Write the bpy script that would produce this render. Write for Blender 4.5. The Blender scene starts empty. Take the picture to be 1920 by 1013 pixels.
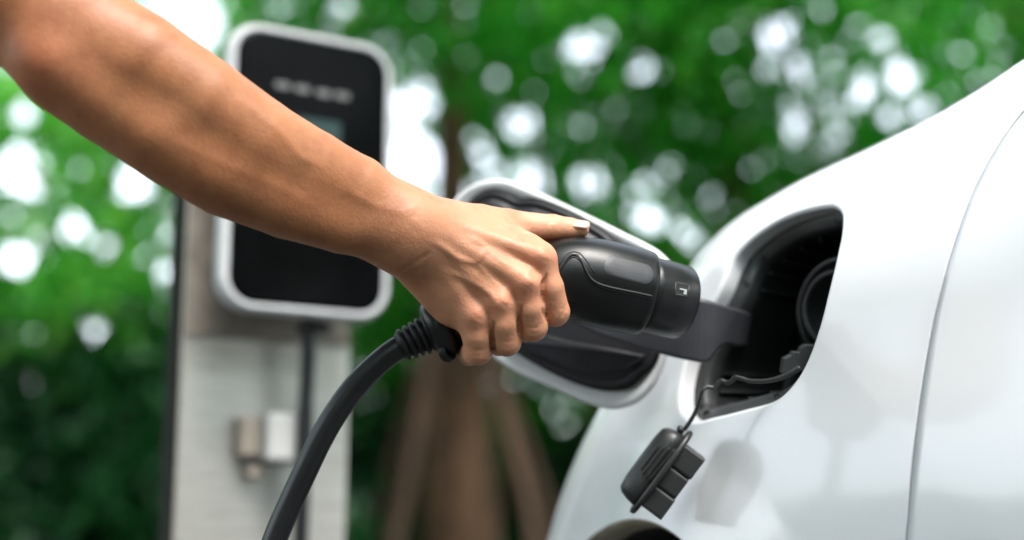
import bpy, math, random
import numpy as np
from mathutils import Vector, Matrix
from mathutils.bvhtree import BVHTree

random.seed(7)
rng = np.random.default_rng(11)
SC = bpy.context.scene
COL = SC.collection

# ------------------------------------------------------------------ camera
W0, H0 = 1920.0, 1013.0
FPX = 50.0 / 36.0 * W0                    # focal length in photograph pixels
PITCH = math.radians(11.0)
CAM = np.array([0.0, 0.0, 0.65])
FWD = np.array([0.0, math.cos(PITCH), math.sin(PITCH)])
RGT = np.array([1.0, 0.0, 0.0])
UPV = np.array([0.0, -math.sin(PITCH), math.cos(PITCH)])
cd = bpy.data.cameras.new('camera')
cam = bpy.data.objects.new('camera', cd)
COL.objects.link(cam)
cam.location = CAM
cam.rotation_euler = (math.radians(90) + PITCH, 0, 0)
cd.lens = 50
cd.sensor_width = 36
cd.sensor_fit = 'HORIZONTAL'
cd.clip_start = 0.02
cd.clip_end = 600
cd.dof.use_dof = True
cd.dof.focus_distance = 1.058
cd.dof.aperture_fstop = 1.9
SC.camera = cam

# ------------------------------------------------------------------ sky and sun
SUN_EL, SUN_AZ = math.radians(60), math.radians(150)      # azimuth clockwise from +Y
world = bpy.data.worlds.new('World')
SC.world = world
world.use_nodes = True
wn, wl = world.node_tree.nodes, world.node_tree.links
wn.clear()
sky = wn.new('ShaderNodeTexSky')
sky.sky_type = 'NISHITA'
sky.sun_disc = False
sky.sun_elevation = SUN_EL
sky.sun_rotation = SUN_AZ
sky.air_density = 1.0
sky.dust_density = 0.6
sky.ozone_density = 1.0
hs = wn.new('ShaderNodeHueSaturation')
hs.inputs['Saturation'].default_value = 0.35      # thin bright overcast
bg = wn.new('ShaderNodeBackground')
bg.inputs['Strength'].default_value = 0.15
wo = wn.new('ShaderNodeOutputWorld')
wl.new(sky.outputs[0], hs.inputs['Color'])
wl.new(hs.outputs[0], bg.inputs['Color'])
wl.new(bg.outputs[0], wo.inputs['Surface'])
sd = bpy.data.lights.new('sun', 'SUN')
sd.energy = 1.2
sd.angle = math.radians(25)
sd.color = (1.0, 0.95, 0.88)
sun = bpy.data.objects.new('sun', sd)
COL.objects.link(sun)
sv = Vector((math.cos(SUN_EL) * math.sin(SUN_AZ), math.cos(SUN_EL) * math.cos(SUN_AZ), math.sin(SUN_EL)))
sun.rotation_euler = sv.to_track_quat('Z', 'Y').to_euler()
sun.location = (0, 0, 12)

SC.view_settings.view_transform = 'Standard'
SC.view_settings.look = 'None'
SC.view_settings.exposure = 2.46
SC.view_settings.gamma = 1.0
SC.render.engine = 'CYCLES'
SC.cycles.use_denoising = True
SC.cycles.max_bounces = 8
SC.cycles.transparent_max_bounces = 8
SC.cycles.caustics_reflective = False
SC.cycles.caustics_refractive = False


# ------------------------------------------------------------------ helpers
def cp(px, py, D):
    """photograph pixel and distance along the view axis -> camera space (x right, y up, depth)"""
    return np.array([(px - 960.0) / FPX * D, (506.5 - py) / FPX * D, D])


def c2w(P):
    P = np.asarray(P, float)
    return CAM + P[..., 0:1] * RGT + P[..., 1:2] * UPV + P[..., 2:3] * FWD


def at(px, py, D):
    return c2w(cp(px, py, D))


def ray(px, py):
    return FWD + RGT * ((px - 960.0) / FPX) + UPV * ((506.5 - py) / FPX)


def w2px(P):
    d = np.asarray(P, float) - CAM
    D = d @ FWD
    return 960 + d @ RGT / D * FPX, 506.5 - d @ UPV / D * FPX, D


def unit(v):
    v = np.asarray(v, float)
    return v / np.linalg.norm(v)


class Plane:
    """a real plane in the place: pixels are carried onto it by their sight line"""
    def __init__(self, P0, ex, ey):
        self.P0 = np.asarray(P0, float)
        self.ex = unit(ex)
        self.n = unit(np.cross(self.ex, unit(ey)))
        self.ey = np.cross(self.n, self.ex)
        if self.n @ FWD > 0:
            self.n = -self.n

    def uv(self, px, py):
        r = ray(px, py)
        t = ((self.P0 - CAM) @ self.n) / (r @ self.n)
        d = CAM + r * t - self.P0
        return np.array([d @ self.ex, d @ self.ey])

    def pt(self, u, v, h=0.0):
        return self.P0 + self.ex * u + self.ey * v + self.n * h


def crom(pts, n, closed=False):
    """Catmull-Rom through the points, resampled evenly to n"""
    P = np.asarray(pts, float)
    m = len(P)
    out = []
    segs = m if closed else m - 1
    for i in range(segs):
        if closed:
            p0, p1, p2, p3 = P[(i - 1) % m], P[i], P[(i + 1) % m], P[(i + 2) % m]
        else:
            p1, p2 = P[i], P[i + 1]
            p0 = P[i - 1] if i > 0 else 2 * p1 - p2
            p3 = P[i + 2] if i + 2 < m else 2 * p2 - p1
        # centripetal form
        t01 = max(np.linalg.norm(p1 - p0), 1e-9) ** 0.5
        t12 = max(np.linalg.norm(p2 - p1), 1e-9) ** 0.5
        t23 = max(np.linalg.norm(p3 - p2), 1e-9) ** 0.5
        m1 = p2 - p1 + t12 * ((p1 - p0) / t01 - (p2 - p0) / (t01 + t12))
        m2 = p2 - p1 + t12 * ((p3 - p2) / t23 - (p3 - p1) / (t12 + t23))
        for t in np.linspace(0, 1, 24, endpoint=False):
            out.append((2 * t**3 - 3 * t**2 + 1) * p1 + (t**3 - 2 * t**2 + t) * m1 + (-2 * t**3 + 3 * t**2) * p2 + (t**3 - t**2) * m2)
    out.append(P[0] if closed else P[-1])
    out = np.array(out)
    s = np.concatenate([[0], np.cumsum(np.linalg.norm(np.diff(out, axis=0), axis=1))])
    q = np.linspace(0, s[-1], n + 1)[:-1] if closed else np.linspace(0, s[-1], n)
    return np.stack([np.interp(q, s, out[:, k]) for k in range(out.shape[1])], 1)


ORIGIN = {}


def empty(name, loc, label, cat, group=None):
    o = bpy.data.objects.new(name, None)
    COL.objects.link(o)
    o.location = tuple(loc)
    o.empty_display_size = 0.1
    ORIGIN[o.name] = np.array(loc, float)
    o['label'] = label
    o['category'] = cat
    if group:
        o['group'] = group
    return o


def mesh_obj(name, verts, faces, mat, parent=None, smooth=True, label=None, cat=None, kind=None, group=None, base=None):
    verts = np.asarray(verts, float)
    org = np.zeros(3)
    if parent is not None:
        p = parent
        org = ORIGIN[p.name]
    elif base is not None:
        org = np.asarray(base, float)
    me = bpy.data.meshes.new(name)
    fa = faces
    if isinstance(fa, np.ndarray):
        k = fa.shape[1]
        me.vertices.add(len(verts))
        me.vertices.foreach_set('co', (verts - org).astype(np.float32).ravel())
        me.loops.add(fa.size)
        me.loops.foreach_set('vertex_index', fa.astype(np.int32).ravel())
        me.polygons.add(len(fa))
        me.polygons.foreach_set('loop_start', np.arange(0, fa.size, k, dtype=np.int32))
        me.update(calc_edges=True)
    else:
        me.from_pydata([tuple(v) for v in (verts - org)], [], [tuple(int(i) for i in f) for f in fa])
    me.validate()
    if smooth:
        me.polygons.foreach_set('use_smooth', np.ones(len(me.polygons), bool))
    me.materials.append(mat)
    o = bpy.data.objects.new(name, me)
    COL.objects.link(o)
    if parent is not None:
        o.parent = parent
        ORIGIN[o.name] = org
    else:
        o.location = tuple(org)
        ORIGIN[o.name] = org
    if label:
        o['label'] = label
    if cat:
        o['category'] = cat
    if kind:
        o['kind'] = kind
    if group:
        o['group'] = group
    return o


def bevel(o, w=0.002, seg=2, ang=30):
    m = o.modifiers.new('bevel', 'BEVEL')
    m.width = w
    m.segments = seg
    m.limit_method = 'ANGLE'
    m.angle_limit = math.radians(ang)
    m.harden_normals = False
    return o


def grid_faces(rows, cols, closed):
    f = []
    cc = cols if closed else cols - 1
    for r in range(rows - 1):
        for c in range(cc):
            d = (c + 1) % cols
            f.append((r * cols + c, r * cols + d, (r + 1) * cols + d, (r + 1) * cols + c))
    return f


def loft(rings, cap0=True, cap1=True):
    """rings: list of (n,3) closed loops"""
    n = len(rings[0])
    v = np.concatenate(rings)
    f = grid_faces(len(rings), n, True)
    if cap0:
        f.append(tuple(range(n))[::-1])
    if cap1:
        f.append(tuple(range((len(rings) - 1) * n, len(rings) * n)))
    return v, f


def frames(path):
    path = np.asarray(path, float)
    t = np.gradient(path, axis=0)
    t /= np.linalg.norm(t, axis=1)[:, None]
    up = np.array([0.05, -1.0, 0.1])
    a = up - t[0] * (up @ t[0])
    A, B = [], []
    for k in range(len(path)):
        a = a - t[k] * (a @ t[k])
        a = a / np.linalg.norm(a)
        A.append(a)
        B.append(np.cross(t[k], a))
    return t, np.array(A), np.array(B)


def tube(path, radii, n=24, ea=1.0, eb=1.0):
    path = np.asarray(path, float)
    radii = np.broadcast_to(np.asarray(radii, float), (len(path),))
    t, A, B = frames(path)
    th = np.linspace(0, 2 * math.pi, n, endpoint=False)
    return [path[k] + radii[k] * (np.cos(th)[:, None] * A[k] * ea + np.sin(th)[:, None] * B[k] * eb) for k in range(len(path))]


def joined(parts):
    V, Fc, o = [], [], 0
    for v, f in parts:
        V.append(np.asarray(v, float))
        Fc += [tuple(i + o for i in q) for q in f]
        o += len(v)
    return np.concatenate(V), Fc


def box(c, ex, ey, ez, sx, sy, sz):
    """box centred at c with half sizes sx, sy, sz along unit axes"""
    v = [c + ex * sx * a + ey * sy * b + ez * sz * d for a in (-1, 1) for b in (-1, 1) for d in (-1, 1)]
    f = [(0, 1, 3, 2), (4, 6, 7, 5), (0, 4, 5, 1), (2, 3, 7, 6), (0, 2, 6, 4), (1, 5, 7, 3)]
    return np.array(v), f


def inset2d(loop, d):
    """move a closed 2d loop inward by d"""
    nx = np.roll(loop, -1, 0) - np.roll(loop, 1, 0)
    nx /= np.linalg.norm(nx, axis=1)[:, None] + 1e-12
    nr = np.stack([-nx[:, 1], nx[:, 0]], 1)
    area = 0.5 * np.sum(loop[:, 0] * np.roll(loop[:, 1], -1) - loop[:, 1] * np.roll(loop[:, 0], -1))
    return loop + nr * (d if area > 0 else -d)


def rrect(x0, x1, y0, y1, r, n=8):
    pts = []
    for cx, cy, a0 in ((x1 - r, y1 - r, 0), (x0 + r, y1 - r, 90), (x0 + r, y0 + r, 180), (x1 - r, y0 + r, 270)):
        for k in range(n + 1):
            a = math.radians(a0 + 90 * k / n)
            pts.append((cx + r * math.cos(a), cy + r * math.sin(a)))
    return np.array(pts)


# ------------------------------------------------------------------ materials
def new_mat(name):
    m = bpy.data.materials.new(name)
    m.use_nodes = True
    n, l = m.node_tree.nodes, m.node_tree.links
    return m, n, l, n['Principled BSDF']


def noise_node(n, l, scale, detail=4, rough=0.55, vec=None):
    t = n.new('ShaderNodeTexNoise')
    t.inputs['Scale'].default_value = scale
    t.inputs['Detail'].default_value = detail
    t.inputs['Roughness'].default_value = rough
    tc = n.new('ShaderNodeTexCoord')
    l.new(tc.outputs['Object'] if vec is None else vec, t.inputs['Vector'])
    return t


def ramp(n, l, src, stops):
    r = n.new('ShaderNodeValToRGB')
    e = r.color_ramp.elements
    while len(e) < len(stops):
        e.new(0.5)
    for el, (p, c) in zip(e, stops):
        el.position = p
        el.color = (*c, 1)
    l.new(src, r.inputs['Fac'])
    return r


def bump(n, l, src, bsdf, strength, dist):
    b = n.new('ShaderNodeBump')
    b.inputs['Strength'].default_value = strength
    b.inputs['Distance'].default_value = dist
    l.new(src, b.inputs['Height'])
    l.new(b.outputs[0], bsdf.inputs['Normal'])
    return b


def plastic(name, col, rough, var=0.25, bstr=0.15, bscale=900, spec=0.5):
    m, n, l, b = new_mat(name)
    t = noise_node(n, l, 35, 5)
    c0 = tuple(c * (1 - var) for c in col)
    c1 = tuple(c * (1 + var) for c in col)
    r = ramp(n, l, t.outputs['Fac'], [(0.3, c0), (0.7, c1)])
    l.new(r.outputs[0], b.inputs['Base Color'])
    t2 = noise_node(n, l, 60, 6, 0.7)
    mr = n.new('ShaderNodeMapRange')
    mr.inputs['To Min'].default_value = rough - 0.08
    mr.inputs['To Max'].default_value = rough + 0.1
    l.new(t2.outputs['Fac'], mr.inputs['Value'])
    l.new(mr.outputs[0], b.inputs['Roughness'])
    t3 = noise_node(n, l, bscale, 2)
    bump(n, l, t3.outputs['Fac'], b, bstr, 0.0006)
    b.inputs['Specular IOR Level'].default_value = spec
    return m


M_BLACK = plastic('black_plastic', (0.0050, 0.0052, 0.0058), 0.33, spec=0.36)
M_COLLAR = plastic('dark_grey_plastic', (0.0068, 0.007, 0.0078), 0.33, spec=0.36)
M_RUBBER = plastic('black_rubber', (0.007, 0.007, 0.0075), 0.48, spec=0.3)
M_CABLE = plastic('cable_jacket', (0.0075, 0.0078, 0.0088), 0.36, spec=0.38)
M_CAP = plastic('cap_rubber', (0.019, 0.0195, 0.0205), 0.42)
M_HOUSING = plastic('housing_plastic', (0.013, 0.0135, 0.0142), 0.42)
M_TRIM = plastic('trim_plastic', (0.030, 0.032, 0.033), 0.42)
M_LINER = plastic('liner_plastic', (0.020, 0.0205, 0.025), 0.42, spec=0.4)
M_HINGE = plastic('hinge_plastic', (0.040, 0.0415, 0.049), 0.46)
M_PATCH = plastic('worn_label', (0.03, 0.031, 0.035), 0.5, var=0.5)
M_GROOVE = plastic('groove_black', (0.004, 0.004, 0.004), 0.6)
M_TYRE = plastic('tyre_rubber', (0.012, 0.012, 0.012), 0.8)
M_METAL, _n, _l, _b = new_mat('bright_metal')
_b.inputs['Metallic'].default_value = 1
_b.inputs['Base Color'].default_value = (0.75, 0.75, 0.74, 1)
_b.inputs['Roughness'].default_value = 0.3
_t = noise_node(_n, _l, 80)
_r = ramp(_n, _l, _t.outputs['Fac'], [(0.3, (0.62, 0.62, 0.61)), (0.7, (0.8, 0.8, 0.79))])
_l.new(_r.outputs[0], _b.inputs['Base Color'])


def car_paint():
    m, n, l, b = new_mat('white_car_paint')
    t = noise_node(n, l, 6, 4)
    r = ramp(n, l, t.outputs['Fac'], [(0.3, (0.665, 0.677, 0.70)), (0.7, (0.70, 0.71, 0.73))])
    l.new(r.outputs[0], b.inputs['Base Color'])
    b.inputs['Roughness'].default_value = 0.32
    b.inputs['Specular IOR Level'].default_value = 0.4
    b.inputs['Coat Weight'].default_value = 0.65
    b.inputs['Coat Roughness'].default_value = 0.08
    t2 = noise_node(n, l, 420, 2)
    bump(n, l, t2.outputs['Fac'], b, 0.03, 0.0008)
    return m


M_PAINT = car_paint()


def skin_mat():
    m, n, l, b = new_mat('skin')
    at_ = n.new('ShaderNodeAttribute')
    at_.attribute_name = 'tint'
    t = noise_node(n, l, 22, 5, 0.6)
    r1 = ramp(n, l, t.outputs['Fac'], [(0.25, (0.345, 0.130, 0.054)), (0.5, (0.375, 0.150, 0.065)), (0.75, (0.405, 0.172, 0.080))])
    t2 = noise_node(n, l, 160, 4, 0.7)
    r2 = ramp(n, l, t2.outputs['Fac'], [(0.35, (0.93, 0.90, 0.88)), (0.62, (1.03, 1.03, 1.03))])
    mu = n.new('ShaderNodeMixRGB')
    mu.blend_type = 'MULTIPLY'
    mu.inputs[0].default_value = 0.7
    l.new(r1.outputs[0], mu.inputs[1])
    l.new(r2.outputs[0], mu.inputs[2])
    sp = n.new('ShaderNodeSeparateColor')
    l.new(at_.outputs['Color'], sp.inputs[0])
    mx = n.new('ShaderNodeMixRGB')
    mx.inputs[2].default_value = (0.50, 0.158, 0.080, 1)      # redder over the knuckles
    l.new(sp.outputs[0], mx.inputs[0])
    l.new(mu.outputs[0], mx.inputs[1])
    mp = n.new('ShaderNodeMixRGB')
    mp.inputs[2].default_value = (0.66, 0.35, 0.225, 1)       # paler, pinker on thumb and hand
    l.new(sp.outputs[1], mp.inputs[0])
    l.new(mx.outputs[0], mp.inputs[1])
    t5 = noise_node(n, l, 55, 3, 0.5)
    r5 = ramp(n, l, t5.outputs['Fac'], [(0.35, (0.90, 0.84, 0.82)), (0.5, (1.0, 1.0, 1.0)), (0.68, (1.08, 1.04, 1.0))])
    m5 = n.new('ShaderNodeMixRGB')
    m5.blend_type = 'MULTIPLY'
    m5.inputs[0].default_value = 1.0
    l.new(mp.outputs[0], m5.inputs[1])
    l.new(r5.outputs[0], m5.inputs[2])
    vf = n.new('ShaderNodeTexVoronoi')          # sparse freckles and small marks
    vf.inputs['Scale'].default_value = 75
    tf = n.new('ShaderNodeTexCoord')
    l.new(tf.outputs['Object'], vf.inputs['Vector'])
    rf_ = ramp(n, l, vf.outputs['Distance'], [(0.0, (0.72, 0.62, 0.56)), (0.09, (0.86, 0.80, 0.76)), (0.16, (1, 1, 1))])
    m6 = n.new('ShaderNodeMixRGB')
    m6.blend_type = 'MULTIPLY'
    m6.inputs[0].default_value = 0.55
    l.new(m5.outputs[0], m6.inputs[1])
    l.new(rf_.outputs[0], m6.inputs[2])
    l.new(m6.outputs[0], b.inputs['Base Color'])
    b.inputs['Roughness'].default_value = 0.52
    b.inputs['Specular IOR Level'].default_value = 0.45
    b.inputs['Subsurface Weight'].default_value = 0.18
    b.inputs['Subsurface Radius'].default_value = (1.0, 0.35, 0.18)
    b.inputs['Subsurface Scale'].default_value = 0.006
    vo = n.new('ShaderNodeTexVoronoi')
    vo.inputs['Scale'].default_value = 480
    tc = n.new('ShaderNodeTexCoord')
    l.new(tc.outputs['Object'], vo.inputs['Vector'])
    t4 = noise_node(n, l, 260, 4, 0.6)
    ad = n.new('ShaderNodeMath')
    ad.operation = 'ADD'
    l.new(vo.outputs['Distance'], ad.inputs[0])
    l.new(t4.outputs['Fac'], ad.inputs[1])
    bump(n, l, ad.outputs[0], b, 0.23, 0.0006)
    return m


M_SKIN = skin_mat()
M_NAIL, _n, _l, _b = new_mat('fingernail')
_t = noise_node(_n, _l, 120)
_r = ramp(_n, _l, _t.outputs['Fac'], [(0.3, (0.56, 0.34, 0.26)), (0.7, (0.64, 0.42, 0.335))])
_l.new(_r.outputs[0], _b.inputs['Base Color'])
_b.inputs['Roughness'].default_value = 0.32


# ------------------------------------------------------------------ ground
def ground_mat():
    m, n, l, b = new_mat('dry_soil_and_grass')
    t = noise_node(n, l, 0.7, 8, 0.65)
    r = ramp(n, l, t.outputs['Fac'], [(0.35, (0.07, 0.055, 0.035)), (0.5, (0.05, 0.07, 0.025)), (0.7, (0.04, 0.09, 0.025))])
    l.new(r.outputs[0], b.inputs['Base Color'])
    b.inputs['Roughness'].default_value = 0.95
    t2 = noise_node(n, l, 14, 6)
    bump(n, l, t2.outputs['Fac'], b, 0.6, 0.05)
    return m


S = 260.0
mesh_obj('ground', [(-S, -S, 0), (S, -S, 0), (S, S, 0), (-S, S, 0)], [(0, 1, 2, 3)], ground_mat(), kind='structure', smooth=False)


def concrete():
    m, n, l, b = new_mat('asphalt')
    t = noise_node(n, l, 3, 8, 0.65)
    r = ramp(n, l, t.outputs['Fac'], [(0.3, (0.035, 0.035, 0.036)), (0.7, (0.06, 0.06, 0.058))])
    l.new(r.outputs[0], b.inputs['Base Color'])
    b.inputs['Roughness'].default_value = 0.9
    t2 = noise_node(n, l, 60, 6)
    bump(n, l, t2.outputs['Fac'], b, 0.3, 0.004)
    return m


mesh_obj('pavement', [(-3.5, -4, 0.004), (7, -4, 0.004), (7, 3.2, 0.004), (-3.5, 3.2, 0.004)], [(0, 1, 2, 3)], concrete(), kind='structure', smooth=False)

# ------------------------------------------------------------------ car
car = empty('car', (0.45, 1.3, 0.0), 'white electric car with its charging flap standing open', 'car')
N_OUT = unit([-0.77, -0.64, 0.0])                       # the flank faces left and towards the viewer
E_ALONG = np.array([-N_OUT[1], N_OUT[0], 0.0])
E_ALONG = E_ALONG if E_ALONG[0] > 0 else -E_ALONG       # towards the right, nearer
P_FLANK = at(1560, 600, 1.07)
SIL = crom([(2600, -190), (2400, -115), (2200, -28), (2060, 38), (1920, 110), (1880, 137), (1840, 163), (1790, 193), (1720, 232),
            (1660, 261), (1600, 290), (1540, 318), (1490, 343), (1440, 372), (1390, 403), (1350, 434), (1318, 468), (1290, 505),
            (1240, 575), (1180, 675), (1125, 768), (1085, 845), (1052, 930), (1026, 1013), (1000, 1095), (965, 1200), (925, 1320),
            (860, 1560), (790, 1850)], 900)
ARCH_TOP = np.array([1190.0, 973.0])


def seg_dist(P, L):
    """least distance in pixels from points P to polyline L, plus index"""
    best = np.full(len(P), 1e9)
    idx = np.zeros(len(P), int)
    for k in range(0, len(P), 4000):
        d = np.linalg.norm(P[k:k + 4000, None, :] - L[None], axis=2)
        idx[k:k + 4000] = d.argmin(1)
        best[k:k + 4000] = d.min(1)
    return best, idx


ARCH = np.array([(1190 + s * 14.1 * math.sqrt(max(q, 0)), 973 + q) for s, qs in ((-1, np.linspace(30, 0, 300, endpoint=False) ** 2), (1, np.linspace(0, 30, 300) ** 2)) for q in qs])


def roll_radius(P):
    # the shoulder is broad at the right, tighter round the nose of the fender
    return np.interp(P[:, 0], [1000, 1250, 1500, 1900, 2400], [0.075, 0.085, 0.10, 0.13, 0.15])


def body_depth(P):
    P = np.asarray(P, float)
    r = FWD[None] + RGT[None] * ((P[:, 0:1] - 960) / FPX) + UPV[None] * ((506.5 - P[:, 1:2]) / FPX)
    D0 = ((P_FLANK - CAM) @ N_OUT) / (r @ N_OUT)
    d, _ = seg_dist(P, SIL)
    d = d * D0 / FPX
    R = roll_radius(P)
    q = np.clip((R - d) / R, 0, 1)
    D = D0 + R * (1 - np.sqrt(np.clip(1 - q * q, 0, 1)))
    D = D + 0.05 * np.exp(-d / 0.10)                   # crown of the shoulder
    # flare round the wheel arch, ending in a crisp crease
    da, _ = seg_dist(P, ARCH)
    da = da * D0 / FPX
    D = D - 0.16 * np.clip(0.066 - da, 0, None) * np.clip((P[:, 0] - 1080) / 120, 0, 1)
    # the flank swells a little below the port
    D = D - 0.012 * np.exp(-((P[:, 1] - 900) / 260) ** 2)
    return D


def px_pts(P):
    D = body_depth(P)
    C = np.stack([(P[:, 0] - 960) / FPX * D, (506.5 - P[:, 1]) / FPX * D, D], 1)
    return c2w(C)


HOLE = [(1581, 396), (1566, 384), (1545, 384), (1478, 402), (1419, 436), (1374, 480), (1345, 545), (1310, 612), (1281, 680), (1270, 745),
        (1277, 785), (1296, 798), (1340, 790), (1396, 776), (1455, 758), (1487, 730), (1514, 688), (1541, 615), (1560, 540), (1574, 480), (1583, 430)]
GAP = [(1690, 1850), (1689, 1500), (1690, 1200), (1696, 1013), (1700, 970), (1705, 900), (1712, 830), (1722, 750), (1733, 680), (1748, 600), (1765, 530),
       (1785, 460), (1805, 400), (1830, 340), (1860, 285), (1890, 241), (1920, 205), (1965, 165), (2030, 115), (2110, 60), (2200, -28)]
gapc = crom(GAP, 400)
i_sil0 = int(np.argmin(np.linalg.norm(SIL - np.array([2200, -28]), axis=1)))
sil_part = SIL[i_sil0:]
bottom = np.stack([np.linspace(790, 1690, 120), np.full(120, 1850.0)], 1)
OUTER = np.concatenate([sil_part, bottom[1:-1], gapc[:-1]])
n_sil = len(sil_part)


def nearest(pt):
    return int(np.argmin(np.linalg.norm(OUTER - np.array(pt, float), axis=1)))


keys = [0, nearest((2000, 67)), nearest((1880, 137)), nearest((1740, 221)), nearest((1540, 318)), nearest((1390, 403)), nearest((1300, 492)),
        nearest((1235, 583)), nearest((1170, 692)), nearest((1112, 790)), nearest((1045, 950)), nearest((965, 1200)), n_sil - 1,
        nearest((950, 1850)), nearest((1250, 1850)), nearest((1420, 1850)), nearest((1690, 1850)), nearest((1690, 1300)), nearest((1705, 900)), nearest((1748, 600)),
        nearest((1860, 285)), len(OUTER)]
holec = crom(HOLE, 24 * len(HOLE), closed=True)
# parameter of each key on the evenly resampled hole
hk = [int(np.argmin(np.linalg.norm(holec - np.array(h, float), axis=1))) for h in HOLE]
hk = [h - (len(holec) if h > len(holec) // 2 and k == 0 else 0) for k, h in enumerate(hk)] + [len(holec)]
NS = 26                                                     # samples for each key interval
hi, oi = [], []
for k in range(len(HOLE)):
    for t in np.linspace(0, 1, NS, endpoint=False):
        hi.append(hk[k] + (hk[k + 1] - hk[k]) * t)
        oi.append(keys[k] + (keys[k + 1] - keys[k]) * t)


def pick(C, idx):
    idx = np.asarray(idx)
    n = len(C)
    a = np.floor(idx).astype(int)
    f = (idx - a)[:, None]
    return C[a % n] * (1 - f) + C[(a + 1) % n] * f


Hc = pick(holec, hi)
Oc = pick(OUTER, oi)
oi = np.array(oi)
NC = len(Hc)
on_sil = oi <= n_sil - 1
NR = 84
s = np.linspace(0, 1, NR)
wv = 1 - (1 - s) ** 2.0
rows = []
for w in wv:
    rows.append(px_pts(Hc * (1 - w) + Oc * w))
px_rows = [Hc * (1 - w) + Oc * w for w in wv]
# beyond the silhouette: the panel goes on round to the top and the far side; the other edges are folded in
silt = np.gradient(Oc, axis=0)
Dsil = body_depth(Oc)
tang = pick(OUTER, np.minimum(oi + 0.6, n_sil - 1)) - pick(OUTER, np.clip(oi - 0.6, 0, n_sil - 2))
tang /= np.linalg.norm(tang, axis=1)[:, None] + 1e-9
inw = np.stack([tang[:, 1], -tang[:, 0]], 1)
cen = np.array([1440.0, 620.0])
sgn = np.sign(np.sum(inw * (cen - Oc), axis=1))[:, None]
inw = inw * np.where(sgn == 0, 1, sgn)
Rr = roll_radius(Oc)
for ps in (12, 25, 40, 55, 70, 85, 100):
    a = math.radians(ps)
    dd = Rr * (1 - math.cos(a)) if ps <= 85 else Rr * 0.92 + 0.34
    ex = Rr * math.sin(a) if ps <= 85 else Rr * 1.0 + 0.22
    Dn = Dsil + ex
    Pn = Oc + inw * (dd * FPX / Dsil)[:, None]
    Cn = np.stack([(Pn[:, 0] - 960) / FPX * Dn, (506.5 - Pn[:, 1]) / FPX * Dn, Dn], 1)
    Wn = c2w(Cn)
    k = ps / 85.0
    fold = rows[NR - 1] - N_OUT * 0.018 * min(1, k)
    fold = fold + c2w(np.zeros((1, 3))) * 0
    rows.append(np.where(on_sil[:, None], Wn, fold))
# hole edge: a small fillet turning into the flange
ht = np.roll(rows[0], -1, 0) - np.roll(rows[0], 1, 0)
ht /= np.linalg.norm(ht, axis=1)[:, None]
lat = np.cross(ht, N_OUT)
lat /= np.linalg.norm(lat, axis=1)[:, None]
ctr = rows[0].mean(0)
lat *= np.sign(np.sum(lat * (ctr - rows[0]), axis=1))[:, None]
for _ in range(30):
    lat = (np.roll(lat, 1, 0) + lat + np.roll(lat, -1, 0)) / 3
lat /= np.linalg.norm(lat, axis=1)[:, None]
C0 = rows[0].copy()
flange = []
rf = 0.0035
for k in range(1, 6):
    a = math.radians(18 * k)
    flange.append(C0 + lat * rf * math.sin(a) - N_OUT * rf * (1 - math.cos(a)))
flange.append(C0 + lat * (rf + 0.0005) - N_OUT * 0.011)
flange.append(C0 + lat * (rf + 0.001) - N_OUT * 0.016)
allrows = flange[::-1] + rows
V = np.concatenate(allrows)
nf = len(flange)
Fq = grid_faces(len(allrows), NC, True)
# cut the wheel arch: drop what lies inside it and pull the border onto its line
PXa = np.concatenate([np.full((NC * nf, 2), 0.0)] + px_rows + [np.full((NC * (len(rows) - NR), 2), 0.0)])
hw = 14.1 * np.sqrt(np.clip(PXa[:, 1] - 973, 0, None))
inside = (PXa[:, 1] > 973) & (np.abs(PXa[:, 0] - 1190) < hw)
Fq = [f for f in Fq if not all(inside[i] for i in f)]
used_in = sorted({i for f in Fq for i in f if inside[i]})
if used_in:
    Pn = PXa[used_in]
    _, ii = seg_dist(Pn, ARCH)
    V[used_in] = px_pts(ARCH[ii])
fender = mesh_obj('fender', V, Fq, M_PAINT, car)
fender['label'] = 'glossy white fender with the charging port opening'
# wheel arch lip turned inwards
arch_w = px_pts(ARCH)
lipv = [arch_w - N_OUT * 0.0005]
arch_c = arch_w.mean(0)
for dpt, ins in ((0.004, 0.003), (0.016, 0.006), (0.03, 0.007)):
    to = unit(np.array([0, 0, -1.0]))
    lipv.append(arch_w - N_OUT * dpt + to * ins)
v = np.concatenate(lipv)
M_LIP = plastic('beige_primer', (0.42, 0.38, 0.29), 0.5)
mesh_obj('arch_lip', v, grid_faces(len(lipv), len(ARCH), False), M_LIP, car)
lin = [arch_w - N_OUT * 0.03 + np.array([0, 0, -0.006]), arch_w - N_OUT * 0.27 + np.array([0, 0, -0.006])]
mesh_obj('arch_liner', np.concatenate(lin), grid_faces(2, len(ARCH), False), M_HOUSING, car)

# the panel beyond the shut line
right = crom([(2640, 1850), (2640, 900), (2620, 300), (2600, -185)], 400)
gl = gapc + np.array([4.4, 1.3])
gl[-1] = SIL[int(np.argmin(np.linalg.norm(SIL - np.array([2212, -33]), axis=1)))]
NRD = 60
drows = []
for w in np.linspace(0, 1, NRD):
    drows.append(px_pts(gl * (1 - w) + right * w))
edge = drows[0] - N_OUT * 0.004 + E_ALONG * -0.0005
edge2 = drows[0] - N_OUT * 0.018
dv = np.concatenate([edge2, edge] + drows)
df = grid_faces(NRD + 2, 400, False)
door = mesh_obj('door', dv, df, M_PAINT, car)
door['label'] = 'white panel beyond the shut line'
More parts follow.
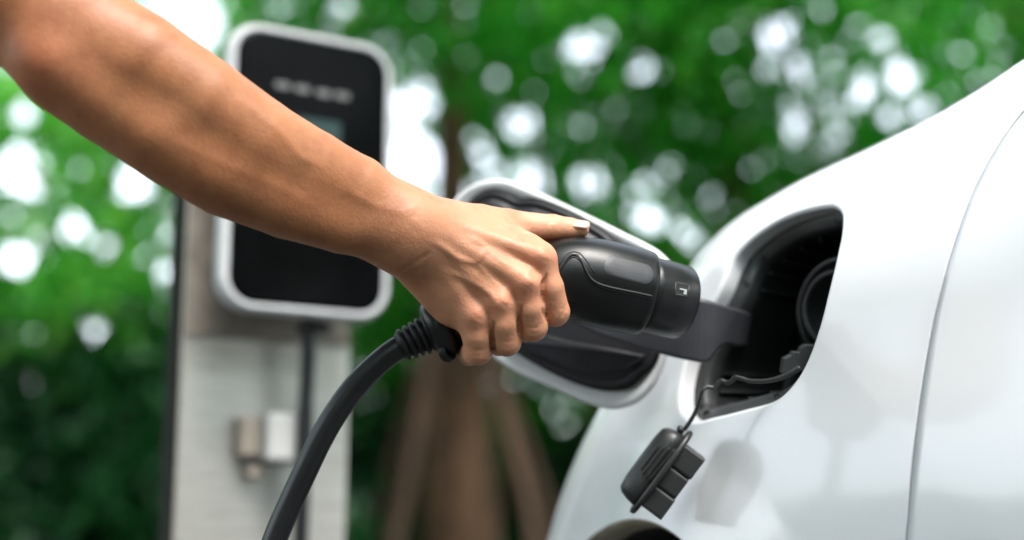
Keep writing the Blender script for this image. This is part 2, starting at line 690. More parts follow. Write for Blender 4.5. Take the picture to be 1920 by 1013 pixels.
# its top turned over towards the far side
tp = np.array([r[-1] for r in drows])
tv = np.concatenate([tp, tp - N_OUT * 0.06 + np.array([0, 0, -0.02]), tp - N_OUT * 0.5 + np.array([0, 0, -0.16])])
mesh_obj('door_top', tv, grid_faces(3, NRD, False), M_PAINT, car)
gb = px_pts(gapc + np.array([3.0, 1.0]))
gv = np.concatenate([gb - N_OUT * 0.012 - E_ALONG * 0.014, gb - N_OUT * 0.012 + E_ALONG * 0.014])
M_SEAL = plastic('shut_line_seal', (0.22, 0.22, 0.22), 0.7)
mesh_obj('shut_line_seal', gv, grid_faces(2, 400, False), M_SEAL, car)

# wheel behind the arch
wheel_c = at(1165, 1500, 1.30) - N_OUT * 0.14
wheel_c[2] = 0.315
ax = N_OUT


def revolve(c, axis, prof, n=64):
    a = unit(np.cross(axis, [0, 0, 1.0]))
    b = np.cross(axis, a)
    th = np.linspace(0, 2 * math.pi, n, endpoint=False)
    return [c + axis * h + r * (np.cos(th)[:, None] * a + np.sin(th)[:, None] * b) for r, h in prof]


wheel = mesh_obj('wheel', *loft(revolve(wheel_c, ax, [(0.20, 0.06), (0.19, 0.085), (0.12, 0.075), (0.05, 0.09), (0.01, 0.092)]), False, True), M_METAL, car)
mesh_obj('tyre', *loft(revolve(wheel_c, ax, [(0.205, -0.09), (0.28, -0.10), (0.308, -0.085), (0.315, -0.05), (0.315, 0.05), (0.308, 0.085), (0.28, 0.1), (0.2, 0.09), (0.198, 0.05)]), False, False), M_TYRE, wheel)

# port housing: trim strip, walls and back plate
f_end = flange[-1]
cen3 = f_end.mean(0)
r0 = f_end + lat * 0.0005 + N_OUT * 0.003
trim_rows = [f_end - lat * 0.002 - N_OUT * 0.0005, r0 + lat * 0.003 - N_OUT * 0.004, r0 + lat * 0.0085 - N_OUT * 0.006, r0 + lat * 0.0105 - N_OUT * 0.008, r0 + lat * 0.011 - N_OUT * 0.02]
trim = mesh_obj('port_trim', np.concatenate(trim_rows), grid_faces(len(trim_rows), NC, True), M_TRIM, car)
walls = [trim_rows[-1], cen3 + (trim_rows[-1] - cen3) * 0.985 - N_OUT * 0.03, cen3 + (trim_rows[-1] - cen3) * 0.94 - N_OUT * 0.075, cen3 + (trim_rows[-1] - cen3) * 0.90 - N_OUT * 0.085]
hv, hf = loft(walls, False, True)
housing = mesh_obj('port_housing', hv, hf, M_HOUSING, car)
# screws in the trim
for (px, py) in ((1571, 413), (1424, 479), (1383, 527), (1299, 763), (1324, 780), (1461, 748)):
    k = int(np.argmin(np.linalg.norm(np.array(w2px(trim_rows[2])[:2]).T - np.array([px, py]), axis=1)))
    c = 0.5 * (trim_rows[1][k] + trim_rows[2][k])
    mesh_obj('screw_hole', *loft(revolve(c - N_OUT * 0.0005, N_OUT, [(0.0034, -0.002), (0.0034, 0.0012), (0.0026, 0.0012), (0.002, -0.001)], 16), True, True), M_GROOVE, trim)
# the socket on the back plate
_bp = cen3 - N_OUT * 0.078
_rd = ray(1606, 585)
bc = CAM + _rd * (((_bp - CAM) @ N_OUT) / (_rd @ N_OUT))
sock = mesh_obj('charging_socket', *loft(revolve(bc, N_OUT, [(0.046, 0.0), (0.046, 0.022), (0.043, 0.026), (0.040, 0.024), (0.039, 0.008), (0.034, 0.008), (0.0335, 0.03), (0.031, 0.033), (0.028, 0.030), (0.0275, 0.004), (0.001, 0.004)], 64), True, True), M_HOUSING, car)
ea, eb = unit(np.cross(N_OUT, [0, 0, 1.0])), np.array([0, 0, 1.0])
for (a, b) in ((0, 0), (-0.011, 0), (0.011, 0), (-0.0055, -0.011), (0.0055, -0.011), (-0.006, 0.011), (0.006, 0.011)):
    mesh_obj('contact_pin', *loft(revolve(bc + ea * a + eb * b + N_OUT * 0.004, N_OUT, [(0.0036, 0), (0.0036, 0.018), (0.002, 0.018)], 14), True, True), M_HOUSING, sock)
# ribs and ledges on the far wall
def strip_in(pa, pb, wd, th, mat, name, parent):
    pa, pb = np.asarray(pa, float), np.asarray(pb, float)
    e = unit(pb - pa)
    n_ = unit(np.cross(e, FWD))
    c = (pa + pb) / 2
    v_, f_ = box(c, e, n_, np.cross(e, n_), np.linalg.norm(pb - pa) / 2, wd / 2, th / 2)
    return bevel(mesh_obj(name, v_, f_, mat, parent, smooth=False), 0.001)


# torn-edged bracket at the lower right of the bay
bp = np.array([(1466, 700), (1470, 672), (1484, 666), (1487, 659), (1499, 661), (1503, 652), (1512, 646), (1536, 648), (1545, 655), (1534, 692), (1516, 700), (1500, 694), (1484, 704)], float)
f0 = np.array([at(p[0], p[1], 1.125) for p in bp])
bevel(mesh_obj('bracket', *loft([f0, f0 + FWD * 0.012], True, True), M_TRIM, housing, smooth=False), 0.0008)
# moulded ribs on the walls of the bay
ring_px = np.array(w2px(trim_rows[2])[:2]).T
for (px, py) in ((1505, 408), (1462, 425), (1425, 452), (1392, 492), (1372, 530), (1296, 690), (1290, 735), (1345, 775), (1385, 768), (1425, 758)):
    k = int(np.argmin(np.linalg.norm(ring_px - np.array([px, py]), axis=1)))
    pa_, pb_ = walls[0][k], walls[2][k]
    e_ = unit(pb_ - pa_)
    s_ = unit(np.cross(e_, lat[k]))
    v_, f_ = box((pa_ + pb_) / 2 + lat[k] * 0.0015, e_, s_, np.cross(e_, s_), np.linalg.norm(pb_ - pa_) * 0.48, 0.0012, 0.0028)
    bevel(mesh_obj('wall_rib', v_, f_, M_TRIM, housing, smooth=False), 0.0006)

# ------------------------------------------------------------------ charging flap
fl_r = at(1245, 620, 1.205)
fl_l = at(850, 560, 1.285)
ef = fl_r - fl_l
ef[2] = 0
FP = Plane((fl_r + fl_l) / 2, ef, np.array([0.0, 0.0, 1.0]) + N_OUT * 0.10)
flap_px = [(838, 400), (852, 370), (878, 348), (910, 337), (945, 336), (985, 350), (1080, 393), (1160, 432), (1235, 472), (1262, 505), (1266, 560), (1256, 630),
           (1240, 690), (1222, 728), (1190, 757), (1150, 768), (1110, 761), (1040, 731), (970, 700), (925, 672), (892, 630), (865, 560), (845, 480)]
fl2 = np.array([FP.uv(*p) for p in crom(flap_px, 220, True)])


def plane_loft(PL, loops):
    return [np.array([PL.pt(p[0], p[1], h) for p in lp]) for lp, h in loops]


fr = plane_loft(FP, [(inset2d(fl2, 0.012), -0.014), (inset2d(fl2, 0.003), -0.012), (inset2d(fl2, 0.0005), -0.009), (fl2, -0.005), (inset2d(fl2, 0.0008), -0.0015),
                     (inset2d(fl2, 0.003), 0.0), (inset2d(fl2, 0.006), -0.0006), (inset2d(fl2, 0.010), -0.003), (inset2d(fl2, 0.016), -0.0045)])
flap = mesh_obj('charging_flap', *loft(fr), M_PAINT, car)
flap['label'] = 'open charging flap showing its dark grey inner liner'
lin_px = [(872, 420), (880, 388), (900, 368), (925, 360), (950, 366), (975, 377), (1005, 377), (1050, 392), (1105, 420), (1140, 443), (1165, 470), (1200, 500), (1230, 540), (1238, 600),
          (1226, 676), (1200, 700), (1178, 720), (1140, 726), (1090, 716), (1030, 690), (970, 655), (925, 620), (895, 560), (878, 490)]
ln2 = np.array([FP.uv(*p) for p in crom(lin_px, 220, True)])
lr = plane_loft(FP, [(inset2d(ln2, -0.001), -0.004), (ln2, 0.0035), (inset2d(ln2, 0.0015), 0.005), (inset2d(ln2, 0.004), 0.005), (inset2d(ln2, 0.0052), 0.0035), (inset2d(ln2, 0.007), 0.0035),
                     (inset2d(ln2, 0.009), 0.0075), (inset2d(ln2, 0.012), 0.009), (inset2d(ln2, 0.02), 0.009)])
liner = mesh_obj('liner', *loft(lr, False, True), M_LINER, flap)
sl = plane_loft(FP, [(inset2d(ln2, -0.0035), -0.004), (inset2d(ln2, -0.003), 0.001), (inset2d(ln2, -0.001), 0.002), (inset2d(ln2, 0.0002), 0.0005)])
mesh_obj('seal', *loft(sl, False, False), M_RUBBER, flap)
# raised rib across the lower half of the liner
rib_px = [(960, 640), (1010, 625), (1080, 640), (1140, 650), (1190, 660), (1215, 668), (1180, 690), (1130, 700), (1080, 690), (1010, 665)]
rb2 = np.array([FP.uv(*p) for p in crom(rib_px, 100, True)])
mesh_obj('liner_rib', *loft(plane_loft(FP, [(rb2, 0.006), (inset2d(rb2, 0.001), 0.012), (inset2d(rb2, 0.003), 0.0135)]), False, True), M_LINER, flap)
# hinge arm reaching out of the bay
hp = [((1020, 548), (1030, 580), 1.222), ((1110, 556), (1110, 622), 1.200), ((1180, 556), (1180, 645), 1.180), ((1246, 554), (1250, 667), 1.166), ((1290, 556), (1300, 678), 1.160),
      ((1325, 562), (1325, 680), 1.160), ((1350, 570), (1346, 655), 1.166), ((1370, 576), (1362, 645), 1.180), ((1392, 582), (1380, 650), 1.205), ((1410, 590), (1400, 650), 1.235)]
tops = crom([(*a, d) for a, b, d in hp], 40)
bots = crom([(*b, d) for a, b, d in hp], 40)
hr = []
for a, b in zip(tops, bots):
    A0, B0 = at(*a), at(*b)
    t_ = unit(A0 - B0)
    th = 0.008
    q = 0.002
    hr.append(np.array([A0 - t_ * q, A0 + FWD * q, A0 + FWD * th, B0 + FWD * th, B0 + FWD * q, B0 + t_ * q]))
arm_h = mesh_obj('hinge_arm', *loft(hr), M_HINGE, flap, smooth=False)
bevel(arm_h, 0.001, 2, 40)

# ------------------------------------------------------------------ dust cap on its tether
VW = unit(ray(1240, 885))
Lx = unit(at(1186, 958, 1.125) - at(1293, 812, 1.125))      # along the oval plate
Nx = -unit(np.cross(Lx, VW))                               # from grip to plug side, in the picture plane
if Nx[0] < 0:
    Nx = -Nx
Nx = unit(Nx + VW * 0.05)
Lx = unit(Lx - Nx * (Lx @ Nx))
Wx = np.cross(Lx, Nx)
if Wx @ FWD > 0:
    Wx = -Wx                                                # towards the viewer
cc = at(1240, 885, 1.138)
cap = empty('dust_cap', cc, 'black rubber socket cap with ribbed grip hanging below the open port', 'dust cap')


def cap_loop(a, b, p, nx, n=72, shift=0.0):
    th = np.linspace(0, 2 * math.pi, n, endpoint=False)
    ca, sa = np.cos(th), np.sin(th)
    x = a * np.sign(ca) * np.abs(ca) ** (2 / p) + shift
    y = b * np.sign(sa) * np.abs(sa) ** (2 / p)
    return cc + x[:, None] * Lx + y[:, None] * Wx + Nx * nx


A, B = 0.0405, 0.024
pl = [cap_loop(A - 0.002, B - 0.002, 2.6, -0.0025), cap_loop(A, B, 2.6, -0.0015), cap_loop(A, B, 2.6, 0.0015), cap_loop(A - 0.002, B - 0.002, 2.6, 0.0025)]
mesh_obj('flange', *loft(pl), M_CAP, cap)
gr = [cap_loop(0.0345, 0.0205, 4.5, -0.002), cap_loop(0.0335, 0.0195, 4.5, -0.010), cap_loop(0.0315, 0.0175, 4.2, -0.0165), cap_loop(0.0285, 0.0150, 4.0, -0.0195), cap_loop(0.020, 0.009, 3.5, -0.0208)]
grip_v, grip_f = loft(gr)
mesh_obj('grip', grip_v, grip_f, M_CAP, cap)
bvh = BVHTree.FromPolygons([tuple(p) for p in grip_v], grip_f)


def project(bv, pts, lift=0.0, fallback=1.1):
    out = []
    for px, py in pts:
        d = ray(px, py)
        loc, nrm, _, dist = bv.ray_cast(Vector(CAM), Vector(unit(d)))
        if loc is None:
            continue
        nr = np.array(nrm)
        if nr @ d > 0:
            nr = -nr
        out.append(np.array(loc) + nr * lift)
    return np.array(out)


for (x0, y0, x1, y1) in ((1236, 836, 1203, 880), (1246, 838, 1207, 889), (1256, 840, 1213, 895), (1265, 843, 1219, 900)):
    pp = project(bvh, [(x0 + (x1 - x0) * t, y0 + (y1 - y0) * t) for t in np.linspace(0, 1, 14)], 0.0003)
    if len(pp) > 3:
        mesh_obj('grip_slot', *loft(tube(pp, [0.0009] * len(pp), 8)), M_GROOVE, cap)
def cap_rect(a, b, nx, shift=0.0, r=0.0025):
    lp = rrect(-a, a, -b, b, r, 4)
    return cc + (lp[:, 0:1] + shift) * Lx + lp[:, 1:2] * Wx + Nx * nx


def cap_block(a, b, h, shift, name):
    o_ = mesh_obj(name, *loft([cap_rect(a, b, 0.0022, shift), cap_rect(a, b, h, shift)]), M_CAP, cap, smooth=False)
    bevel(o_, 0.0006, 2, 50)


cap_block(0.01015, 0.0185, 0.0212, -0.01935, 'plug_side')
cap_block(0.0094, 0.0180, 0.0204, 0.0006, 'plug_block')
cap_block(0.0098, 0.0185, 0.0212, 0.0202, 'plug_side')
# tether: out of the bay, wavy, down to the knob
tpts = crom([(1500, 690, 1.10), (1470, 706, 1.105), (1440, 714, 1.110), (1405, 714, 1.118), (1388, 709, 1.122), (1378, 708, 1.124), (1371, 715, 1.126), (1362, 717, 1.128), (1352, 714, 1.130), (1345, 720, 1.130),
             (1338, 727, 1.130), (1326, 726, 1.130), (1317, 733, 1.129), (1312, 750, 1.130), (1304, 772, 1.132), (1293, 792, 1.134), (1283, 806, 1.136)], 160)
tw = np.array([at(*p) for p in tpts])
mesh_obj('tether', *loft(tube(tw, np.interp(np.linspace(0, 1, 160), [0, 0.2, 0.3, 1], [0.0022, 0.0019, 0.0017, 0.0017]), 10)), M_CAP, cap)
kb = at(1276, 806, 1.134)
th_ = np.linspace(-math.pi / 2, math.pi / 2, 9)
mesh_obj('tether_knob', *loft(revolve(kb, unit(RGT * 0.9 + UPV * 0.4), [(0.0001 + 0.0036 * math.cos(a), 0.003 * math.sin(a)) for a in th_], 18)), M_CAP, cap)

# ------------------------------------------------------------------ charging connector
con = empty('charging_connector', at(1000, 560, 1.09), 'black charging plug gripped in the hand, its nose pointing at the port', 'charging plug')
HP = [(806, 625, 1.085, 0.0175), (850, 605, 1.087, 0.0185), (910, 577, 1.090, 0.0195), (960, 553, 1.092, 0.0215), (1000, 536, 1.092, 0.0250), (1036, 526, 1.093, 0.0292),
      (1072, 522, 1.095, 0.0318), (1110, 528, 1.098, 0.0337), (1150, 537, 1.102, 0.0342), (1185, 545, 1.106, 0.0338), (1206, 550, 1.108, 0.0333)]
path4 = crom([(*cp(a, b, d), r) for a, b, d, r in HP], 60)
hpath = c2w(path4[:, :3])
hrad = path4[:, 3]
rings = tube(hpath, hrad, 64)
endd = unit(hpath[-1] - hpath[-2])
rings.append(tube(np.array([hpath[-1] + endd * 0.0012, hpath[-1] + endd * 0.0024]), [hrad[-1] - 0.0008] * 2, 64)[0])
rings.append(tube(np.array([hpath[-1] + endd * 0.0016, hpath[-1] + endd * 0.0026]), [hrad[-1] - 0.003] * 2, 64)[0])
head_v, head_f = loft(rings)
head = mesh_obj('handle_body', head_v, head_f, M_BLACK, con)
bvh_h = BVHTree.FromPolygons([tuple(p) for p in head_v], head_f)
# collar that goes over the socket, hollow at the front
c0 = at(1203, 549, 1.1075)
c1 = at(1277, 567.5, 1.121)
cax = unit(c1 - c0)
clen = np.linalg.norm(c1 - c0)
prof = [(0.0295, -0.006), (0.0298, 0.004), (0.0297, clen * 0.55), (0.0294, clen - 0.0012), (0.0286, clen), (0.0278, clen - 0.0006), (0.0272, clen - 0.004), (0.0268, clen - 0.03), (0.0020, clen - 0.03)]
col_v, col_f = loft(revolve(c0, cax, prof, 72), True, True)
collar = mesh_obj('collar', col_v, col_f, M_COLLAR, con)
bvh_c = BVHTree.FromPolygons([tuple(p) for p in col_v], col_f)
mesh_obj('contact_block', *loft(revolve(c0, cax, [(0.021, clen - 0.03), (0.021, clen - 0.004), (0.0195, clen - 0.003)], 48), True, True), M_BLACK, con)
# window cut in the collar with the bright latch behind it
qp = project(bvh_c, [(1268, 531), (1291, 535), (1289, 555), (1266, 551)], 0.0004)
mesh_obj('latch_window', np.concatenate([qp, qp - cax * 0 + (c0 - qp.mean(0)) * 0.04]), [(0, 1, 2, 3), (0, 4, 5, 1), (1, 5, 6, 2), (2, 6, 7, 3), (3, 7, 4, 0)], M_GROOVE, collar, smooth=False)
for pts, nm in (([(1275, 541), (1286, 543.5), (1285, 546), (1275, 543.5)], 'latch'), ([(1283, 543), (1287, 543.5), (1286, 553), (1282, 552)], 'latch')):
    qq = project(bvh_c, pts, 0.0009)
    mesh_obj(nm, np.concatenate([qq, qq + (c0 - qq.mean(0)) * 0.02]), [(0, 1, 2, 3), (0, 4, 5, 1), (1, 5, 6, 2), (2, 6, 7, 3), (3, 7, 4, 0)], M_METAL, collar, smooth=False)
fr_pts = project(bvh_c, [(1267, 530), (1292, 534.5), (1290, 556), (1265, 552), (1267, 530)], 0.0003)
M_EDGE = plastic('pale_edge', (0.07, 0.07, 0.072), 0.4)  # paler grey for the rim of the window
mesh_obj('window_edge', *joined([loft(tube(np.array([fr_pts[k], fr_pts[k + 1]]), [0.00035] * 2, 6)) for k in range(4)]), M_EDGE, collar)
qb = project(bvh_c, [(1222, 630), (1246, 634.5), (1244, 637), (1222, 633)], 0.0004)
if len(qb) == 4:
    mesh_obj('latch_window', qb, [(0, 1, 2, 3)], M_GROOVE, collar, smooth=False)
# seam line that separates the two shells
seam_px = crom([(1044, 514), (1054, 497), (1064, 484), (1073, 478), (1082, 480), (1090, 489), (1099, 508), (1107, 522), (1119, 531), (1135, 537), (1170, 545), (1200, 551), (1222, 556)], 90)
sp_ = project(bvh_h, seam_px, 0.0001)
mesh_obj('shell_seam', *loft(tube(sp_, [0.0011] * len(sp_), 8)), M_GROOVE, con)
sp2 = project(bvh_h, seam_px + np.array([0.8, 4.5]), 0.0001)
mesh_obj('shell_edge', *loft(tube(sp2, [0.0006] * len(sp2), 8)), M_COLLAR, con)
up_px = crom([(1048, 497), (1060, 480), (1072, 473), (1085, 474), (1094, 482), (1105, 497), (1115, 512)], 50)
sp3 = project(bvh_h, up_px, 0.0)
mesh_obj('shell_seam', *loft(tube(sp3, [0.0005] * len(sp3), 8)), M_GROOVE, con)
# glossy inlay in the bend of the seam
inl = [(1060, 488), (1066, 480), (1076, 475), (1087, 479), (1093, 487), (1089, 487), (1083, 482), (1074, 480), (1067, 484)]
ip = project(bvh_h, crom(inl, 40, True), 0.0003)
M_GLOSS = plastic('glossy_inlay', (0.03, 0.031, 0.034), 0.15, bstr=0.02)
mesh_obj('inlay', ip, [tuple(range(len(ip)))], M_GLOSS, con, smooth=False)


# oval pad with worn matte face
def surf_patch(bv, loop_px, lift, mat, name, parent, n=90, rings_n=8):
    lp = crom(loop_px, n, True)
    c = lp.mean(0)
    V_, k = [], 0
    for r_ in range(rings_n):
        t = 1 - r_ / rings_n
        lf_ = lift * min(1, 0.2 + r_ * 0.8)
        V_.append(project(bv, c + (lp - c) * t, lf_))
    V_ = [q for q in V_ if len(q) == n]
    v_, f_ = loft(V_, False, True)
    return mesh_obj(name, v_, f_, mat, parent)


rr = rrect(-48, 46, -19, 19, 18)
ang = math.radians(15)
pad_px = [(1180 + x * math.cos(ang) - y * math.sin(ang) * 0.75, 507 + x * math.sin(ang) * 0.98 + y * math.cos(ang)) for x, y in rr]
surf_patch(bvh_h, pad_px, 0.0006, M_PATCH, 'label_pad', con)
# strain relief, end disc
sr0, sr1 = at(752, 649, 1.083), at(816, 620, 1.085)
sax = unit(sr1 - sr0)
sl_ = np.linalg.norm(sr1 - sr0)
pr = []
x = 0.0
pr.append((0.0096, -0.002))
for k in range(5):
    xa = sl_ * (0.02 + k * 0.185)
    r_hi = 0.0128 + 0.0006 * k
    pr += [(r_hi - 0.0018, xa), (r_hi, xa + 0.0009), (r_hi, xa + 0.0030), (r_hi - 0.0018, xa + 0.0039), (r_hi - 0.0026, xa + 0.0044)]
pr.append((0.0145, sl_))
mesh_obj('strain_relief', *loft(revolve(sr0, sax, pr, 48)), M_RUBBER, con)
d0 = at(812, 622, 1.086)
mesh_obj('end_disc', *loft(revolve(d0, sax, [(0.012, -0.004), (0.0195, -0.003), (0.0225, 0.0), (0.0232, 0.004), (0.0232, 0.010), (0.022, 0.0125), (0.017, 0.016)], 56)), M_BLACK, con)
lug_c = at(838, 660, 1.074)
mesh_obj('strap_eye', *loft(revolve(lug_c, unit(sax * 0.85 - FWD * 0.5), [(0.0075, -0.003), (0.0085, 0), (0.0075, 0.003), (0.0045, 0.003), (0.004, 0), (0.0045, -0.003), (0.0075, -0.003)], 28), False, False), M_RUBBER, con)

# ------------------------------------------------------------------ charging cable
cpx = [(770, 641, 1.0838), (740, 657, 1.082), (706, 684, 1.080), (668, 722, 1.078), (634, 768, 1.075), (602, 822, 1.073), (574, 880, 1.070), (546, 940, 1.067), (520, 1000, 1.064), (495, 1070, 1.061), (465, 1170, 1.06)]
cw = [at(*p) for p in cpx]
cw += [np.array([-0.235, 1.02, 0.35]), np.array([-0.27, 1.02, 0.16]), np.array([-0.25, 1.04, 0.03]), np.array([-0.10, 1.15, 0.0135]), np.array([0.10, 1.35, 0.0135]), np.array([0.05, 1.60, 0.0135]), np.array([-0.12, 1.66, 0.05])]

# ------------------------------------------------------------------ charging station
ST_EX = np.array([math.cos(math.radians(30)), math.sin(math.radians(30)), 0.0])
ST_N = np.array([math.sin(math.radians(30)), -math.cos(math.radians(30)), 0.0])
UPZ = np.array([0, 0, 1.0])
SP = Plane(at(570, 320, 1.70), ST_EX, UPZ)


def steel():
    m, n, l, b = new_mat('brushed_steel')
    b.inputs['Metallic'].default_value = 0.85
    b.inputs['Roughness'].default_value = 0.42
    tc = n.new('ShaderNodeTexCoord')
    mp = n.new('ShaderNodeMapping')
    mp.inputs['Scale'].default_value = (3, 3, 60)
    l.new(tc.outputs['Object'], mp.inputs['Vector'])
    t = noise_node(n, l, 5, 6, 0.6, mp.outputs[0])
    r = ramp(n, l, t.outputs['Fac'], [(0.25, (0.46, 0.425, 0.38)), (0.75, (0.72, 0.69, 0.64))])
    l.new(r.outputs[0], b.inputs['Base Color'])
    return m


M_STEEL = steel()
M_CASE = plastic('silver_casing', (0.54, 0.54, 0.555), 0.4, var=0.06)
M_SHADE_PLATE = plastic('taupe_shade_plate', (0.24, 0.20, 0.165), 0.55)  # taupe stands in for shade and reflection on the steel
M_GLASS = plastic('black_front_glass', (0.003, 0.0033, 0.0036), 0.18, bstr=0.0, spec=0.04)
M_DISP, _n, _l, _b = new_mat('display')
_t = noise_node(_n, _l, 40)
_r = ramp(_n, _l, _t.outputs['Fac'], [(0.3, (0.016, 0.036, 0.037)), (0.7, (0.026, 0.05, 0.05))])
_l.new(_r.outputs[0], _b.inputs['Base Color'])
_b.inputs['Roughness'].default_value = 0.2
M_MARK = plastic('white_print', (0.13, 0.13, 0.13), 0.5, var=0.05)

uL, uR = SP.uv(421, 300)[0], SP.uv(737, 350)[0]
vT, vB = SP.uv(600, 62)[1], SP.uv(560, 592)[1]
if vT < vB:
    vT, vB = vB, vT
st = empty('charging_station', SP.pt((uL + uR) / 2, vB, -0.05), 'wall charger with black glass front and silver rounded frame on steel post', 'charger')
out_l = rrect(uL, uR, vB, vT, 0.042, 10)
case = plane_loft(SP, [(inset2d(out_l, 0.03), -0.085), (inset2d(out_l, 0.012), -0.05), (inset2d(out_l, 0.002), -0.028), (out_l, -0.012), (inset2d(out_l, 0.002), -0.004), (inset2d(out_l, 0.005), 0.0), (inset2d(out_l, 0.0095), 0.0), (inset2d(out_l, 0.0105), -0.002)])
mesh_obj('casing', *loft(case), M_CASE, st)
gl_l = inset2d(out_l, 0.0108)
mesh_obj('front_glass', *loft(plane_loft(SP, [(gl_l, -0.0015), (inset2d(gl_l, 0.001), 0.001), (inset2d(gl_l, 0.004), 0.0015)]), False, True), M_GLASS, st)
a0, a1 = SP.uv(560, 240), SP.uv(638, 250)
dl = rrect(a0[0], a1[0], a0[1] - 0.016, a0[1] + 0.014, 0.002, 4)
mesh_obj('display', *loft(plane_loft(SP, [(dl, 0.0016), (inset2d(dl, 0.0005), 0.0024)]), False, True), M_DISP, st, smooth=False)
for (px, py) in ((529, 161), (566, 168), (606, 176), (641, 181)):
    c = SP.uv(px, py)
    dl = rrect(c[0] - 0.010, c[0] + 0.010, c[1] - 0.0045, c[1] + 0.0045, 0.004, 4)
    mesh_obj('indicator_mark', *loft(plane_loft(SP, [(dl, 0.0016), (inset2d(dl, 0.0004), 0.0024)]), False, True), M_MARK, st, smooth=False)

# steel post with its fittings
SPB = Plane(SP.P0 - SP.n * 0.115, ST_EX, UPZ)
pu0, pu1 = SPB.uv(333, 800)[0], SPB.uv(652, 800)[0]
ptop = SPB.uv(400, 150)[1]
pbot = (0.004 - SPB.P0[2])
post = empty('steel_post', SPB.pt((pu0 + pu1) / 2, pbot, -0.03), 'brushed steel pedestal carrying the wall charger', 'post')


def slab(PL, u0, u1, v0, v1, h0, h1, mat, name, parent, bev=0.003):
    c = PL.pt((u0 + u1) / 2, (v0 + v1) / 2, (h0 + h1) / 2)
    v_, f_ = box(c, PL.ex, PL.ey, PL.n, abs(u1 - u0) / 2, abs(v1 - v0) / 2, abs(h1 - h0) / 2)
    return bevel(mesh_obj(name, v_, f_, mat, parent, smooth=False), bev)


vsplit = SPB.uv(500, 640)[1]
slab(SPB, pu0, pu1, pbot, ptop, -0.03, 0.0, M_STEEL, 'column', post)
slab(SPB, pu0 + 0.003, pu1 - 0.003, vsplit, ptop - 0.003, 0.0005, 0.006, M_SHADE_PLATE, 'shade_plate', post, 0.001)  # added plate: the darker tone behind the charger put into its colour
M_DARKED = plastic('dark_edge_trim', (0.012, 0.014, 0.012), 0.6, spec=0.1)
slab(SPB, pu0 - 0.009, pu0 - 0.0005, pbot, ptop, -0.032, 0.001, M_DARKED, 'edge_trim', post, 0.001)
slab(SPB, pu0 - 0.03, pu1 + 0.03, pbot, pbot + 0.008, -0.10, 0.05, M_STEEL, 'base_plate', post, 0.001)
# plug holster
h0_, h1_ = SPB.uv(478, 780), SPB.uv(545, 870)
M_HOLST = plastic('holster_white', (0.46, 0.46, 0.45), 0.45, var=0.05)
M_SHADE_BROWN = plastic('holster_shade_brown', (0.33, 0.275, 0.23), 0.6)  # brown holds the warm shade on the holster's left side
slab(SPB, h0_[0], h1_[0], h1_[1], h0_[1], 0.0, 0.05, M_HOLST, 'holster', post, 0.004)
slab(SPB, h0_[0] - 0.026, h0_[0] - 0.001, h1_[1] + 0.006, h0_[1] - 0.003, 0.0, 0.030, M_SHADE_BROWN, 'holster_side', post, 0.003)
slab(SPB, h1_[0] + 0.0005, h1_[0] + 0.007, h1_[1] + 0.012, h0_[1] + 0.006, 0.0, 0.055, M_DARKED, 'holster_catch', post, 0.001)
slab(SPB, h0_[0] - 0.012, h0_[0] + 0.006, h1_[1] - 0.02, h1_[1] - 0.0005, 0.0, 0.02, M_SHADE_BROWN, 'holster_foot', post, 0.003)

# the cable's other end goes up to the charger
pE = SP.pt(SP.uv(605, 605)[0], vB + 0.01, -0.045)
pl2 = [SP.pt(SP.uv(600, 1013)[0], SP.uv(600, 1013)[1], -0.06), SP.pt(SP.uv(604, 800)[0], SP.uv(604, 800)[1], -0.055), SP.pt(SP.uv(607, 660)[0], SP.uv(607, 660)[1], -0.048), pE]
cw += [np.array([pl2[0][0] - 0.01, pl2[0][1] - 0.02, 0.25])] + pl2
cpath = crom(np.array(cw), 420)
rad = np.full(420, 0.0093)
cable = mesh_obj('charging_cable', *loft(tube(cpath, rad, 28)), M_CABLE, None, base=(-0.25, 1.04, 0.0))
cable['label'] = 'thick black cable curving down from the charging plug'
cable['category'] = 'cable'
slab(SP, SP.uv(590, 600)[0], SP.uv(640, 600)[0], vB - 0.012, vB + 0.001, -0.062, -0.03, M_BLACK, 'cable_gland', st, 0.003)

# ------------------------------------------------------------------ person: forearm and hand as one surface
AX = unit(np.array([0.86, -0.50, 0.0]))          # grid axes: along the forearm, across it, and depth
AY = np.array([0.50, 0.86, 0.0])
AY = unit(AY - AX * (AY @ AX))
AZ = np.array([0.0, 0.0, 1.0])


def to_grid(P):
    P = np.asarray(P, float)
    return np.stack([P @ AX, P @ AY, P @ AZ], -1)


def rcone(P, a, b, ra, rb):
    """distance to a capsule whose radius runs from ra to rb"""
    ba = b - a
    L2 = ba @ ba
    pa = P - a
    t = np.clip((pa @ ba) / L2, 0, 1)
    d = pa - t[..., None] * ba
    return np.sqrt(np.einsum('...i,...i->...', d, d)) - (ra + (rb - ra) * t)


def smin(a, b, k):
    h = np.clip(k - np.abs(a - b), 0, None) / k
    return np.minimum(a, b) - h * h * k * 0.25


def smax(a, b, k):
    return -smin(-a, -b, k)


